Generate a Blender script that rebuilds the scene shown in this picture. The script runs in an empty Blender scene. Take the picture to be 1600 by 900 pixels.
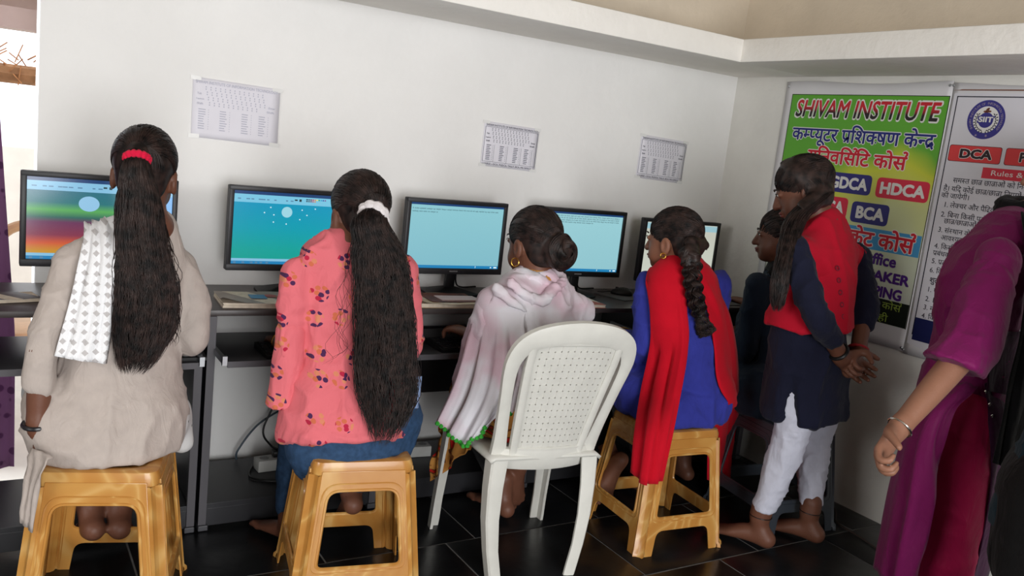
import bpy, bmesh, math, random
import numpy as np
from mathutils import Vector, Matrix
from math import radians, sin, cos, pi
random.seed(7); RNG = np.random.default_rng(7)
SC = bpy.context.scene; COL = SC.collection

# ------------------------------------------------------------------ camera
FPX = 1343.26; CH = 1.40
def cam_axes(yaw, pit, rol):
    cy, sy = cos(yaw), sin(yaw)
    f = np.array([sy*cos(pit), cy*cos(pit), sin(pit)]); r = np.array([cy, -sy, 0.0]); u = np.cross(r, f)
    c, s = cos(rol), sin(rol)
    return c*r+s*u, -s*r+c*u, f
CR, CU, CF = cam_axes(radians(32.238), radians(-9.4265), radians(6.4693))
CP = np.array([0.0, 0.0, CH])
cam = bpy.data.cameras.new('camera'); cam.sensor_width = 36; cam.lens = FPX*36/1600; cam.clip_start = .05
camo = bpy.data.objects.new('camera', cam); COL.objects.link(camo)
m = Matrix.Identity(4)
for i in range(3):
    m[i][0] = CR[i]; m[i][1] = CU[i]; m[i][2] = -CF[i]; m[i][3] = CP[i]
camo.matrix_world = m; SC.camera = camo
def A(x, y, Y):
    """point of the room at depth Y seen at photo pixel x,y (used to take measurements off the photograph)"""
    d = CR*((x-800)/FPX)-CU*((y-450)/FPX)+CF
    return CP+d*((Y-CP[1])/d[1])
def AX(x, y, X):
    d = CR*((x-800)/FPX)-CU*((y-450)/FPX)+CF
    return CP+d*((X-CP[0])/d[0])

# ------------------------------------------------------------------ view, world, lights
SC.view_settings.view_transform = 'Standard'; SC.view_settings.look = 'None'
SC.view_settings.exposure = 0.0; SC.view_settings.gamma = 1.0; SC.view_settings.use_curve_mapping = False
W = bpy.data.worlds.new('daylight'); SC.world = W; W.use_nodes = True
bg = W.node_tree.nodes['Background']; bg.inputs[0].default_value = (.93, .96, 1, 1); bg.inputs[1].default_value = 2.2
def area(name, loc, rot, sx, sy, power, col=(1, 1, 1)):
    l = bpy.data.lights.new(name, 'AREA'); l.shape = 'RECTANGLE'; l.size = sx; l.size_y = sy; l.energy = power; l.color = col
    o = bpy.data.objects.new(name, l); COL.objects.link(o); o.location = loc; o.rotation_euler = rot
    return o
area('daylight_through_front_door', (.45, -2.3, 1.2), (radians(90), 0, 0), 2.4, 2.1, 160, (1, 1, 1))
area('daylight_through_back_doorway', (-.45, 3.6, 1.1), (radians(90), 0, radians(180)), 1.0, 2.0, 34, (.86, .94, 1))

# ------------------------------------------------------------------ helpers
area('added_left_side_light', (-2.5, .7, 1.8), (0, radians(-90), 0), .8, 1.6, 48, (1, .99, .97))  # side light added to brighten right wall and loft faces; its window is unseen

def lin(c):
    c = [x/255 for x in c]
    return tuple(x/12.92 if x <= .04045 else ((x+.055)/1.055)**2.4 for x in c)+(1,)
MATS = {}
def N(nt, t, **kw):
    n = nt.nodes.new(t)
    for k, v in kw.items():
        if k.startswith('i_'):
            n.inputs[k[2:].replace('_', ' ')].default_value = v
        else: setattr(n, k, v)
    return n
def mat(name, rgb, rough=.6, var=.0, vscale=8, bump=0, bscale=60, spec=.4, metal=0, rgb2=None, coat=0, sheen=0):
    if name in MATS: return MATS[name]
    M = bpy.data.materials.new(name); M.use_nodes = True; nt = M.node_tree; L = nt.links.new
    b = nt.nodes['Principled BSDF']; c = lin(rgb)
    b.inputs['Base Color'].default_value = c; b.inputs['Roughness'].default_value = rough
    b.inputs['Specular IOR Level'].default_value = spec; b.inputs['Metallic'].default_value = metal
    b.inputs['Coat Weight'].default_value = coat; b.inputs['Sheen Weight'].default_value = sheen
    tc = N(nt, 'ShaderNodeTexCoord')
    if var or rgb2:
        n = N(nt, 'ShaderNodeTexNoise', i_Scale=vscale, i_Detail=5.0); L(tc.outputs['Object'], n.inputs['Vector'])
        r = N(nt, 'ShaderNodeValToRGB'); L(n.outputs[0], r.inputs[0])
        r.color_ramp.elements[0].position = .3; r.color_ramp.elements[1].position = .7
        r.color_ramp.elements[0].color = lin(rgb2) if rgb2 else tuple(x*(1-var) for x in c[:3])+(1,)
        r.color_ramp.elements[1].color = c if rgb2 else tuple(min(1, x*(1+var)) for x in c[:3])+(1,)
        L(r.outputs[0], b.inputs['Base Color'])
    if bump:
        n = N(nt, 'ShaderNodeTexNoise', i_Scale=bscale, i_Detail=4.0); L(tc.outputs['Object'], n.inputs['Vector'])
        k = N(nt, 'ShaderNodeBump', i_Strength=bump, i_Distance=.01); L(n.outputs[0], k.inputs['Height']); L(k.outputs[0], b.inputs['Normal'])
    MATS[name] = M; M['nodes'] = 1
    return M
def emit(name, rgb, s=1.0):
    if name in MATS: return MATS[name]
    M = bpy.data.materials.new(name); M.use_nodes = True; b = M.node_tree.nodes['Principled BSDF']
    b.inputs['Base Color'].default_value = (.01, .01, .012, 1); b.inputs['Roughness'].default_value = .25
    b.inputs['Emission Color'].default_value = lin(rgb); b.inputs['Emission Strength'].default_value = s
    MATS[name] = M; return M
def link(o, parent=None):
    COL.objects.link(o)
    if parent is not None: o.parent = parent
    return o
def thing(name, label, cat, loc=(0, 0, 0), rz=0, group=None):
    o = bpy.data.objects.new(name, None); o.empty_display_size = .05; COL.objects.link(o)
    o.location = loc; o.rotation_euler = (0, 0, rz); o['label'] = label; o['category'] = cat
    if group: o['group'] = group
    return o
def tag(o, label, cat, group=None):
    o['label'] = label; o['category'] = cat
    if group: o['group'] = group
    return o
def struct(o): o['kind'] = 'structure'; return o
def np_mesh(name, V, Fc, material, parent=None, smooth=True):
    V = np.asarray(V, np.float32); me = bpy.data.meshes.new(name)
    if isinstance(Fc, np.ndarray):
        k = Fc.shape[1]; me.vertices.add(len(V)); me.vertices.foreach_set('co', V.ravel())
        me.loops.add(Fc.size); me.loops.foreach_set('vertex_index', Fc.astype(np.int32).ravel())
        me.polygons.add(len(Fc)); me.polygons.foreach_set('loop_start', np.arange(0, Fc.size, k, dtype=np.int32))
        me.update(calc_edges=True); me.validate()
    else:
        me.from_pydata([tuple(map(float, v)) for v in V], [], Fc)
    if smooth: me.polygons.foreach_set('use_smooth', [True]*len(me.polygons))
    me.materials.append(material)
    o = bpy.data.objects.new(name, me)
    return link(o, parent)
class MB:
    """collects boxes, prisms and tubes into one mesh"""
    def __init__(s): s.v = []; s.f = []
    def add(s, V, F):
        k = len(s.v); s.v += [tuple(map(float, p)) for p in V]; s.f += [tuple(i+k for i in f) for f in F]
    def box(s, x0, x1, y0, y1, z0, z1, bev=0.0):
        x0, x1 = min(x0, x1), max(x0, x1); y0, y1 = min(y0, y1), max(y0, y1); z0, z1 = min(z0, z1), max(z0, z1)
        if bev <= 0:
            s.add([(x, y, z) for x in (x0, x1) for y in (y0, y1) for z in (z0, z1)],
                  [(0, 1, 3, 2), (4, 6, 7, 5), (0, 4, 5, 1), (2, 3, 7, 6), (0, 2, 6, 4), (1, 5, 7, 3)]); return s
        bm = bmesh.new(); bmesh.ops.create_cube(bm, size=1)
        for v in bm.verts:
            v.co = ((x0+x1)/2+v.co.x*(x1-x0), (y0+y1)/2+v.co.y*(y1-y0), (z0+z1)/2+v.co.z*(z1-z0))
        bmesh.ops.bevel(bm, geom=bm.edges[:], offset=bev, segments=2, affect='EDGES', profile=.5)
        bm.verts.index_update(); s.add([v.co for v in bm.verts], [[v.index for v in f.verts] for f in bm.faces]); bm.free(); return s
    def prism(s, poly, axis, a, b):
        n = len(poly); mk = {'X': lambda p, t: (t, p[0], p[1]), 'Y': lambda p, t: (p[0], t, p[1]), 'Z': lambda p, t: (p[0], p[1], t)}[axis]
        s.add([mk(p, a) for p in poly]+[mk(p, b) for p in poly],
              [tuple(range(n))[::-1], tuple(range(n, 2*n))]+[(i, (i+1) % n, n+(i+1) % n, n+i) for i in range(n)]); return s
    def tube(s, pts, r, n=8, closed=False):
        pts = [Vector(p) for p in pts]; rs = r if hasattr(r, '__len__') else [r]*len(pts); rings = []; up = None
        for i, p in enumerate(pts):
            a = pts[i-1] if (i > 0 or closed) else pts[i]; b = pts[(i+1) % len(pts)] if (i < len(pts)-1 or closed) else pts[i]
            t = (b-a).normalized()
            if up is None: up = t.orthogonal().normalized()
            up = (up-t*up.dot(t)).normalized(); w = t.cross(up)
            rings.append([p+up*cos(2*pi*k/n)*rs[i]+w*sin(2*pi*k/n)*rs[i] for k in range(n)])
        V = [v for g in rings for v in g]; F = []; M = len(rings)
        for i in range(M if closed else M-1):
            j = (i+1) % M
            F += [(i*n+k, i*n+(k+1) % n, j*n+(k+1) % n, j*n+k) for k in range(n)]
        if not closed: F += [tuple(range(n))[::-1], tuple((M-1)*n+k for k in range(n))]
        s.add(V, F); return s
    def lathe(s, prof, c=(0, 0, 0), n=24):
        V = []; F = []
        for r, z in prof: V += [(c[0]+r*cos(2*pi*k/n), c[1]+r*sin(2*pi*k/n), c[2]+z) for k in range(n)]
        for i in range(len(prof)-1): F += [(i*n+k, i*n+(k+1) % n, (i+1)*n+(k+1) % n, (i+1)*n+k) for k in range(n)]
        F += [tuple(range(n))[::-1], tuple((len(prof)-1)*n+k for k in range(n))]
        s.add(V, F); return s
    def build(s, name, material, parent=None, smooth=False, xf=None):
        V = s.v
        if xf is not None: V = [tuple(xf @ Vector(p)) for p in V]
        me = bpy.data.meshes.new(name); me.from_pydata(V, [], s.f); me.materials.append(material)
        if smooth:
            me.polygons.foreach_set('use_smooth', [True]*len(me.polygons)); me.set_sharp_from_angle(angle=radians(38))
        me.update(); return link(bpy.data.objects.new(name, me), parent)
def crs(P, n):
    """catmull-rom through the rows of P, n samples per span"""
    P = np.asarray(P, float); Q = np.vstack([2*P[0]-P[1], P, 2*P[-1]-P[-2]]); out = []
    for i in range(len(P)-1):
        a, b, c, d = Q[i:i+4]
        for t in np.arange(n)/n:
            out.append(.5*((2*b)+(-a+c)*t+(2*a-5*b+4*c-d)*t*t+(-a+3*b-3*c+d)*t**3))
    out.append(P[-1]); return np.array(out)
def copy_tree(o, parent=None):
    c = o.copy(); COL.objects.link(c)
    if parent is not None: c.parent = parent
    for ch in list(o.children): copy_tree(ch, c)
    return c
def plate(outer, holes, thick, bev=.002):
    """flat plate with rounded holes in the XZ plane (thickness along Y), returns mesh data"""
    cu = bpy.data.curves.new('plate', 'CURVE'); cu.dimensions = '2D'; cu.fill_mode = 'BOTH'; cu.extrude = thick/2-bev; cu.bevel_depth = bev; cu.bevel_resolution = 1
    for poly in [outer]+holes:
        sp = cu.splines.new('POLY'); sp.points.add(len(poly)-1); sp.use_cyclic_u = True
        for i, p in enumerate(poly): sp.points[i].co = (p[0], p[1], 0, 1)
    o = bpy.data.objects.new('plate', cu); COL.objects.link(o); dg = bpy.context.evaluated_depsgraph_get()
    me = bpy.data.meshes.new_from_object(o.evaluated_get(dg)); bpy.data.objects.remove(o)
    for v in me.vertices: v.co = (v.co.x, v.co.z, v.co.y)
    me.flip_normals(); return me
def rpoly(pts, r, n=5):
    """rounded polygon; r one radius or one per corner"""
    out = []; k = len(pts); rs = r if hasattr(r, '__len__') else [r]*k
    for i in range(k):
        p = Vector(pts[i]); a = Vector(pts[i-1])-p; b = Vector(pts[(i+1) % k])-p; q = rs[i]
        if q <= 0: out.append(tuple(p)); continue
        a1 = p+a.normalized()*q; b1 = p+b.normalized()*q
        for j in range(n+1):
            t = j/n; out.append(tuple(a1*(1-t)**2+p*2*t*(1-t)+b1*t*t))
    return out

# ------------------------------------------------------------------ character outlines
GL = {}
def glyph(ch, off=0.0):
    """outline of one character as (verts2d, faces, advance), em = 1"""
    key = (ch, off)
    if key in GL: return GL[key]
    def mk(body):
        cu = bpy.data.curves.new('g', 'FONT'); cu.body = body; cu.size = 1; cu.offset = off; cu.resolution_u = 3; o = bpy.data.objects.new('g', cu); COL.objects.link(o)
        me = o.evaluated_get(bpy.context.evaluated_depsgraph_get()).to_mesh(); V = [(v.co.x, v.co.y) for v in me.vertices]; F = [tuple(p.vertices) for p in me.polygons]
        bpy.data.objects.remove(o); bpy.data.curves.remove(cu); return V, F
    V, F = mk(ch); ref = 'न' if ord(ch) > 0x900 and ord(ch) < 0x980 else 'H'
    if ('ref', ref) not in GL: GL['ref', ref] = max(v[0] for v in mk(ref)[0])
    adv = max(v[0] for v in mk(ch+ref)[0])-GL['ref', ref]-off*0
    GL[key] = (V, F, adv); return GL[key]
def clip_glyph(V, F, x):
    bm = bmesh.new(); vs = [bm.verts.new((a, b, 0)) for a, b in V]
    for f in F:
        try: bm.faces.new([vs[i] for i in f])
        except ValueError: pass
    bmesh.ops.bisect_plane(bm, geom=bm.verts[:]+bm.edges[:]+bm.faces[:], plane_co=(x, 0, 0), plane_no=(1, 0, 0), clear_outer=True); bm.verts.index_update()
    r = [(v.co.x, v.co.y) for v in bm.verts], [tuple(v.index for v in f.verts) for f in bm.faces]; bm.free(); return r
def stroke(pts, w):
    V = []; F = []
    for i, p in enumerate(pts):
        a = Vector(pts[max(i-1, 0)]); b = Vector(pts[min(i+1, len(pts)-1)]); t = (b-a).normalized(); n = Vector((-t.y, t.x))*w/2; V += [tuple(Vector(p)+n), tuple(Vector(p)-n)]
        if i: F.append((2*i-2, 2*i-1, 2*i+1, 2*i))
    return V, F
CONS = set(chr(c) for c in range(0x915, 0x93a)); VIR = '\u094d'; IM = '\u093f'
def compose1(text, sw=.075):
    """lay a line out, joining Devanagari clusters; returns verts2d, faces"""
    V = []; F = []; pen = 0.0
    def put(v, f, dx):
        k = len(V); V.extend((a+dx, b) for a, b in v); F.extend(tuple(i+k for i in q) for q in f)
    i = 0
    while i < len(text):
        c = text[i]
        if c == ' ': pen += .27; i += 1; continue
        if c not in CONS:
            v, f, a = glyph(c); put(v, f, pen); pen += a; i += 1; continue
        cl = [c]; i += 1
        while i+1 < len(text) and text[i] == VIR and text[i+1] in CONS: cl.append(text[i+1]); i += 2
        mt = []
        while i < len(text) and 0x93a <= ord(text[i]) <= 0x94f or i < len(text) and text[i] in '\u0901\u0902\u0903': mt.append(text[i]); i += 1
        reph = len(cl) > 1 and cl[0] == 'र'; cl = cl[1:] if reph else cl; rak = len(cl) > 1 and cl[-1] == 'र'; cl = cl[:-1] if rak else cl
        if IM in mt: v, f, a = glyph(IM); put(v, f, pen); pen += a
        for k, q in enumerate(cl):
            v, f, a = glyph(q)
            if k < len(cl)-1: x = a*.8 if q in 'कफ' else a-.2; v, f = clip_glyph(v, f, x); put(v, f, pen); pen += x
            else: put(v, f, pen); base = pen; pen += a
        if rak: v, f = stroke([(pen-.12, .27), (pen-.22, .2), (pen-.36, .03)], sw); put(v, f, 0)
        for q in mt:
            if q != IM: v, f, a = glyph(q); put(v, f, pen); pen += a
        if reph: v, f = stroke([(pen-.08, .66), (pen-.02, .74), (pen-.02, .82), (pen-.1, .87), (pen-.2, .84)], sw*.9); put(v, f, 0)
    return np.array(V), F
def compose(text, off=0.0):
    """bold weight: the outline repeated round a small circle"""
    V, F = compose1(text)
    if off <= 0: return V, F
    k = len(V); Vs = [V]; Fs = list(F)
    for j in range(8):
        Vs.append(V+off*np.array([cos(j*pi/4), sin(j*pi/4)])); Fs += [tuple(i+k*(j+1) for i in f) for f in F]
    return np.vstack(Vs), Fs
def prefetch():
    """make every character outline once, while the scene is still nearly empty"""
    for ch in sorted(set('कम्प्यूटर प्रशिक्षण केन्द्र युनिवर्सिटि कोर्स सर्टिफिकेट यही नही समस्त छात्र छात्राओं को निम्नलिखित है। यदि कोई छात्र/छात्रा नियमों का उल्लंघन की जायेगी। लेक्चर और पैट्रिकल कक्षाओं में बिना किसी पूर्व सूचना के संस्थान द्वारा आवश्यकता भी प्रबंधक प्रत्येक प्र मा वि शुल्क1234560./,:-&SHIVAMINSTITUTEOFINFORMATIONTECHNOLOGYPGDCABCHPAGEMAKERHINDITYPINGMSOfficeRulesRegulationsCOURSETALLYTabCapslockShiftEnter')-{' '}): glyph(ch)
prefetch()

# ------------------------------------------------------------------ the room
XR, YW, XL = 3.25, 3.25, .157            # right wall, back wall, left end of the back wall
YF, XW = -2.45, -2.6                     # wall behind the camera, left wall
LZ, LT, LD = 1.858, .098, .46            # loft slab: underside, thickness, depth
M_WALL = mat('white_limewash', (234, 233, 231), .85, .03, 3, .25, 25, .15)
M_WALLR = mat('stained_limewash', (216, 214, 208), .85, .06, 4, .35, 22, .15)
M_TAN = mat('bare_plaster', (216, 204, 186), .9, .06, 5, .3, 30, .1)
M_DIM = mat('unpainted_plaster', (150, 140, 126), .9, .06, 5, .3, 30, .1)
def box_obj(name, x0, x1, y0, y1, z0, z1, m, parent=None, bev=0): return MB().box(x0, x1, y0, y1, z0, z1, bev).build(name, m, parent, bev > 0)
struct(box_obj('wall_back', XL, XR+.2, YW, YW+.2, -.05, LZ+.02, M_WALL))
struct(box_obj('wall_right', XR, XR+.2, YF-.2, YW, -.05, LZ+.02, M_WALLR))
struct(MB().box(XL, XR+.2, YW, YW+.2, LZ+.02, 2.75).box(-1.0, XL, YW, YW+.2, 2.2, 2.75).build('wall_upper_back', M_TAN))
struct(box_obj('wall_upper_right', XR, XR+.2, YF-.2, YW, LZ+.02, 2.75, M_TAN))
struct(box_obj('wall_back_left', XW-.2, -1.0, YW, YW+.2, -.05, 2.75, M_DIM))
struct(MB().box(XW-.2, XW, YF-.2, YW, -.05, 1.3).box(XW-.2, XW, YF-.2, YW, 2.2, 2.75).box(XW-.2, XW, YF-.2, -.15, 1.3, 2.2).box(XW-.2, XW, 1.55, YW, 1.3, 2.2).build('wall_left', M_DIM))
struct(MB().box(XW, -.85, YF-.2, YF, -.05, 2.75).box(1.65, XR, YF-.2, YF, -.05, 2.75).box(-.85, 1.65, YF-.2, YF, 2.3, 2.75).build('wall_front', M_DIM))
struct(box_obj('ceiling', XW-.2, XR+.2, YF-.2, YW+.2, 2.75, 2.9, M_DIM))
loft = MB(); loft.box(.62, XR, YW-LD, YW, LZ, LZ+LT, .006); loft.box(XR-LD, XR, YF, YW-LD+.01, LZ, LZ+LT, .006)
struct(loft.build('trim_1', mat('loft_white', (244, 241, 235), .8, .03, 5, .3, 30, .15), None, True))
# floor: stone slabs in staggered courses, sunk joints
M_SLAB = mat('black_slate', (19, 20, 22), .33, .35, 6, .12, 18, .45)
def slab_mat():
    nt = M_SLAB.node_tree; b = nt.nodes['Principled BSDF']; n = N(nt, 'ShaderNodeTexNoise', i_Scale=5.0, i_Detail=6.0)
    r = N(nt, 'ShaderNodeMapRange', i_To_Min=.22, i_To_Max=.42); nt.links.new(n.outputs[0], r.inputs[0]); nt.links.new(r.outputs[0], b.inputs['Roughness'])
slab_mat()
floor = struct(box_obj('floor', XW, XR, YF, YW, -.08, -.0025, mat('grey_joint_mortar', (112, 112, 110), .9, .3, 20)))
tw, th, gap = .555, .43, .006
rows = [(2.895, 1.28), (2.465, 1.52), (2.035, 1.40), (1.605, 1.75), (1.175, 1.5), (.745, 1.7), (.315, 1.4), (-.115, 1.6), (-.545, 1.3), (-.975, 1.6), (-1.405, 1.4), (-1.835, 1.7), (-2.265, 1.5)]
proto = None
for y0, off in rows:
    x = off-tw*math.ceil((off-XW)/tw)
    while x < XR:
        a, b = max(x, XW), min(x+tw, XR); y1 = min(y0+th, YW); ya = max(y0, YF)
        if b-a > .03 and y1-ya > .03:
            full = abs(b-a-tw) < 1e-6 and abs(y1-ya-th) < 1e-6
            if full and proto: o = bpy.data.objects.new('floor_tile', proto); link(o, floor)
            else:
                o = MB().box(gap/2, b-a-gap/2, gap/2, y1-ya-gap/2, -.02, 0, .0015).build('floor_tile', M_SLAB, floor, True)
                if full: proto = o.data
            o.location = (a, ya, random.uniform(-.0012, 0)); o.rotation_euler = (random.uniform(-.0012, .0012), random.uniform(-.0012, .0012), 0)
        x += tw
# outside the doorway
struct(box_obj('ground_outside', -3, 2.5, YW, 7.5, -.08, -.02, mat('pale_concrete', (196, 190, 180), .9, .1, 4)))
struct(MB().box(-1.5, 1.2, 3.75, 3.9, 1.615, 1.69).box(-1.5, 1.2, 4.3, 4.5, 1.69, 1.80).box(-1.5, 1.2, 3.6, 4.9, 1.80, 1.9).build('trim_2', mat('porch_plaster', (190, 172, 160), .9, .05)))
struct(box_obj('wall_outside', -2.5, 2.5, 6.9, 7.0, 0, 1.0, mat('whitewashed_yard_wall', (235, 228, 218), .9, .05)))
th_ = thing('thatch_roof', 'dry brown thatch roof edge outside the bright doorway', 'roof', (.2, 5.4, 0))
pole = MB(); pole.tube([(-1.6, .05, 1.47), (1.2, 0, 1.475)], .05, 8).build('roof_pole', mat('bark_pole', (148, 108, 74), .9, .2, 20), th_, True)
straw = MB()
for i in range(170):
    x = random.uniform(-1.3, .9); z = 1.5+random.uniform(0, .14); a = random.uniform(-.8, .8)
    l = random.uniform(.06, .2); straw.tube([(x, random.uniform(-.05, .05), z), (x+l*sin(a), random.uniform(-.06, .06), z-l*cos(a)*.55)], .004, 4)
st = straw.build('straw', mat('dry_straw', (170, 118, 76), .9, .3, 30), th_); st['kind'] = 'stuff'

# ------------------------------------------------------------------ computer desks
M_DESK = mat('dark_walnut_laminate', (62, 55, 54), .38, .18, 9, .05, 40, .4)
M_DESKB = mat('black_laminate', (40, 40, 43), .4, .1, 9, 0, 40, .4)
M_STEEL = mat('steel_runner', (170, 172, 175), .3, 0, 8, 0, 60, .5, 1)
DZ, DY0 = .765, 2.81
DESKX = [(-.025, .62), (.632, 1.272), (1.276, 1.916), (1.92, 2.56), (2.564, 3.204)]
DL = ['dark computer desk at the bright doorway, leftmost in the row', 'dark computer desk under the screen with the white moon and stars',
      'dark computer desk in front of the white plastic chair', 'dark computer desk in front of the person in blue and red', 'dark computer desk in the corner by the posters']
for i, (x0, x1) in enumerate(DESKX):
    d = thing('computer_desk', DL[i], 'desk', ((x0+x1)/2, DY0, 0), 0, 'computer desks along the back wall')
    w = (x1-x0)/2; D = YW-.004-DY0
    MB().box(-w, w, 0, D, DZ-.02, DZ, .002).build('desk_top', M_DESK, d, True)
    for s in (-1, 1):
        MB().box(s*w, s*(w-.02), .002, D-.05, .02, DZ-.0205, .001).build('side_panel', M_DESKB, d)
        MB().box(s*w, s*(w-.026), -.001, .018, .02, DZ-.0205, .001).build('front_edge', mat('grey_edge_band', (78, 76, 80), .45), d)
        MB().box(s*w, s*(w-.032), -.008, .03, 0, .0195, .003).build('foot', mat('grey_foot_cap', (70, 70, 74), .5), d)
        MB().box(s*(w-.021), s*(w-.034), -.12, .3, .617, .637).box(s*(w-.021), s*(w-.036), -.122, -.108, .612, .642).build('runner', M_STEEL, d)
    MB().box(-w+.021, w-.021, .004, D-.06, .075, .093, .001).build('bottom_shelf', M_DESKB, d)
    MB().box(-w+.021, w-.021, .006, .022, .012, .0745, .001).build('kick_panel', M_DESKB, d)
    if i > 1:
        MB().box(-w+.021, w-.021, D-.02, D-.004, .3 if i else .1, DZ-.17, .001).build('back_panel', M_DESKB, d)
    t = MB().box(-w+.038, w-.038, -.115, .27, .606, .622, .001).build('keyboard_tray', M_DESKB, d, True)
    MB().box(-w+.038, w-.038, -.119, -.1155, .604, .624).build('tray_edge', mat('grey_edge_band', (78, 76, 80), .45), t)

# ------------------------------------------------------------------ monitors
M_BEZ = mat('dark_grey_bezel', (44, 44, 47), .42, 0, 8, 0, 60, .35)
M_BLK = mat('black_plastic', (17, 17, 18), .4, 0, 8, 0, 60, .35)
def ramp_emit(name, stops, s=1.0):
    M = emit(name, (0, 0, 0), s); nt = M.node_tree; tc = N(nt, 'ShaderNodeTexCoord'); sx = N(nt, 'ShaderNodeSeparateXYZ')
    r = N(nt, 'ShaderNodeValToRGB'); nt.links.new(tc.outputs['Generated'], sx.inputs[0]); nt.links.new(sx.outputs['Z'], r.inputs[0])
    e = r.color_ramp.elements
    e[0].position, e[0].color = stops[0][0], lin(stops[0][1]); e[1].position, e[1].color = stops[-1][0], lin(stops[-1][1])
    for p, c in stops[1:-1]: k = e.new(p); k.color = lin(c)
    nt.links.new(r.outputs[0], nt.nodes['Principled BSDF'].inputs['Emission Color']); return M
SW, SH = .432, .262                       # screen glass
def quad(mb, u0, u1, v0, v1, y):           # u,v in 0..1 of the screen, v up
    mb.add([((u-.5)*SW, y, (v-.5)*SH) for u, v in ((u0, v0), (u1, v0), (u1, v1), (u0, v1))], [(0, 1, 2, 3)])
def disc(mb, u, v, ru, rv, y, n=28):
    mb.add([((u-.5+ru*cos(2*pi*k/n))*SW, y, (v-.5+rv*sin(2*pi*k/n))*SH) for k in range(n)], [tuple(range(n))])
def monitor(xc, label, kind, yaw=0, zc=1.005, yc=3.085):
    t = thing('monitor', label, 'monitor', (xc, yc, 0), yaw, 'computer monitors in a row')
    f = MB(); bw, bh = SW/2+.017, SH/2
    f.box(-bw, bw, .012, .032, zc-bh-.024, zc+bh+.017, .004)
    f.box(-bw, -SW/2, -.004, .014, zc-bh-.024, zc+bh+.017, .003).box(SW/2, bw, -.004, .014, zc-bh-.024, zc+bh+.017, .003)
    f.box(-bw, bw, -.0045, .014, zc+bh, zc+bh+.017, .003).box(-bw, bw, -.0045, .014, zc-bh-.024, zc-bh, .003)
    f.box(-.13, .13, .03, .055, zc-.1, zc+.09, .012)
    f.build('housing', M_BEZ if kind in (1, 2, 3) else mat('black_bezel', (28, 28, 30), .4), t, True)
    lg = MB()
    for k in range(7): lg.box(-.019+k*.0055, -.0155+k*.0055, -.0052, -.0044, zc-bh-.014, zc-bh-.009)
    lg.build('maker_mark', mat('pale_print', (150, 150, 152), .5), t)
    MB().box(-.022, .022, .014, .034, DZ+.01, zc-bh-.01, .004).build('stand_neck', M_BLK, t, True)
    if kind in (4, 5): MB().lathe([(.105, 0), (.105, .006), (.09, .012), (.03, .018)], (0, .02, DZ+.0005), 32).build('stand_base', M_BLK, t, True)
    else:
        b = MB(); V = []
        pl = rpoly([(-.12, -.075), (.12, -.075), (.10, .085), (-.10, .085)], .02, 4); n = len(pl)
        V = [(p[0], p[1]+.02, DZ+.0005) for p in pl]+[(p[0], p[1]+.02, DZ+.008) for p in pl]+[(p[0]*.25, p[1]*.25+.02, DZ+.03) for p in pl]
        b.add(V, [tuple(range(n))[::-1]]+[(j*n+i, j*n+(i+1) % n, (j+1)*n+(i+1) % n, (j+1)*n+i) for j in (0, 1) for i in range(n)]+[tuple(range(2*n, 3*n))])
        b.build('stand_base', M_BLK, t, True)
    sm = {1: ramp_emit('screen_rainbow', [(0, (196, 150, 52)), (.1, (205, 150, 50)), (.2, (214, 96, 62)), (.3, (140, 62, 84)), (.46, (112, 60, 96)), (.52, (56, 108, 100)), (.61, (96, 178, 96)), (.7, (46, 122, 128)), (1, (44, 110, 142))], .9),
          2: ramp_emit('screen_sky', [(0, (24, 166, 150)), (.2, (22, 168, 160)), (.5, (8, 164, 184)), (1, (0, 152, 200))], .9),
          3: ramp_emit('screen_document', [(0, (134, 194, 208)), (1, (146, 206, 216))], .92),
          4: ramp_emit('screen_page', [(0, (150, 204, 214)), (1, (158, 212, 220))], .92),
          5: ramp_emit('screen_cream', [(0, (214, 220, 206)), (.8, (206, 208, 194)), (1, (206, 214, 202))], .85)}[kind]
    def scr(name, mb, m):
        o = mb.build(name, m, t); o.location = (0, 0, zc); return o
    g = MB(); quad(g, 0, 1, 0, 1, .004); s = scr('screen', g, sm)
    def sub(name, mb, m): o = mb.build(name, m, s); return o
    dark = emit('screen_navy', (22, 62, 112)); pale = emit('screen_ribbon', (132, 190, 222)); ink = emit('screen_ink', (36, 60, 74), .6); blue = emit('screen_taskbar', (34, 128, 182))
    if kind in (1, 2):
        g = MB(); quad(g, 0, 1, .955, 1, .0035); sub('title_bar', g, dark)
        g = MB(); quad(g, 0, 1, .845, .955, .0035); sub('ribbon', g, pale if kind == 1 else emit('screen_ribbon_b', (120, 196, 224)))
        g = MB(); quad(g, 0, 1, .04, .075, .0035); sub('status_bar', g, pale)
        g = MB(); quad(g, 0, 1, 0, .04, .0035); sub('taskbar', g, blue)
        g = MB()
        for u in (.03, .1, .14, .2, .23, .27, .33, .43, .47): quad(g, u, u+random.uniform(.015, .035), .885, .9, .003)
        for u in (.02, .09, .16, .2, .24, .29): quad(g, u, u+.022, .008, .03, .003)
        sub('ribbon_icons', g, emit('screen_icon', (86, 132, 166)))['kind'] = 'stuff'
        g = MB(); quad(g, .545, .565, .89, .925, .003); quad(g, .505, .53, .9, .92, .003); sub('colour_boxes', g, emit('screen_dark', (34, 60, 66)))
        for k, c in enumerate([(30, 40, 50), (60, 70, 84), (120, 40, 52), (200, 60, 60), (222, 140, 60), (232, 220, 90), (70, 160, 90), (40, 150, 200), (50, 70, 160), (120, 80, 150)]):
            g = MB(); quad(g, .605+k*.018, .618+k*.018, .917, .935, .003)
            if k < 5: quad(g, .605+k*.018, .618+k*.018, .894, .91, .003)
            sub('palette_swatch', g, emit('swatch_%d' % k, c))
        g = MB()
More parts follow.
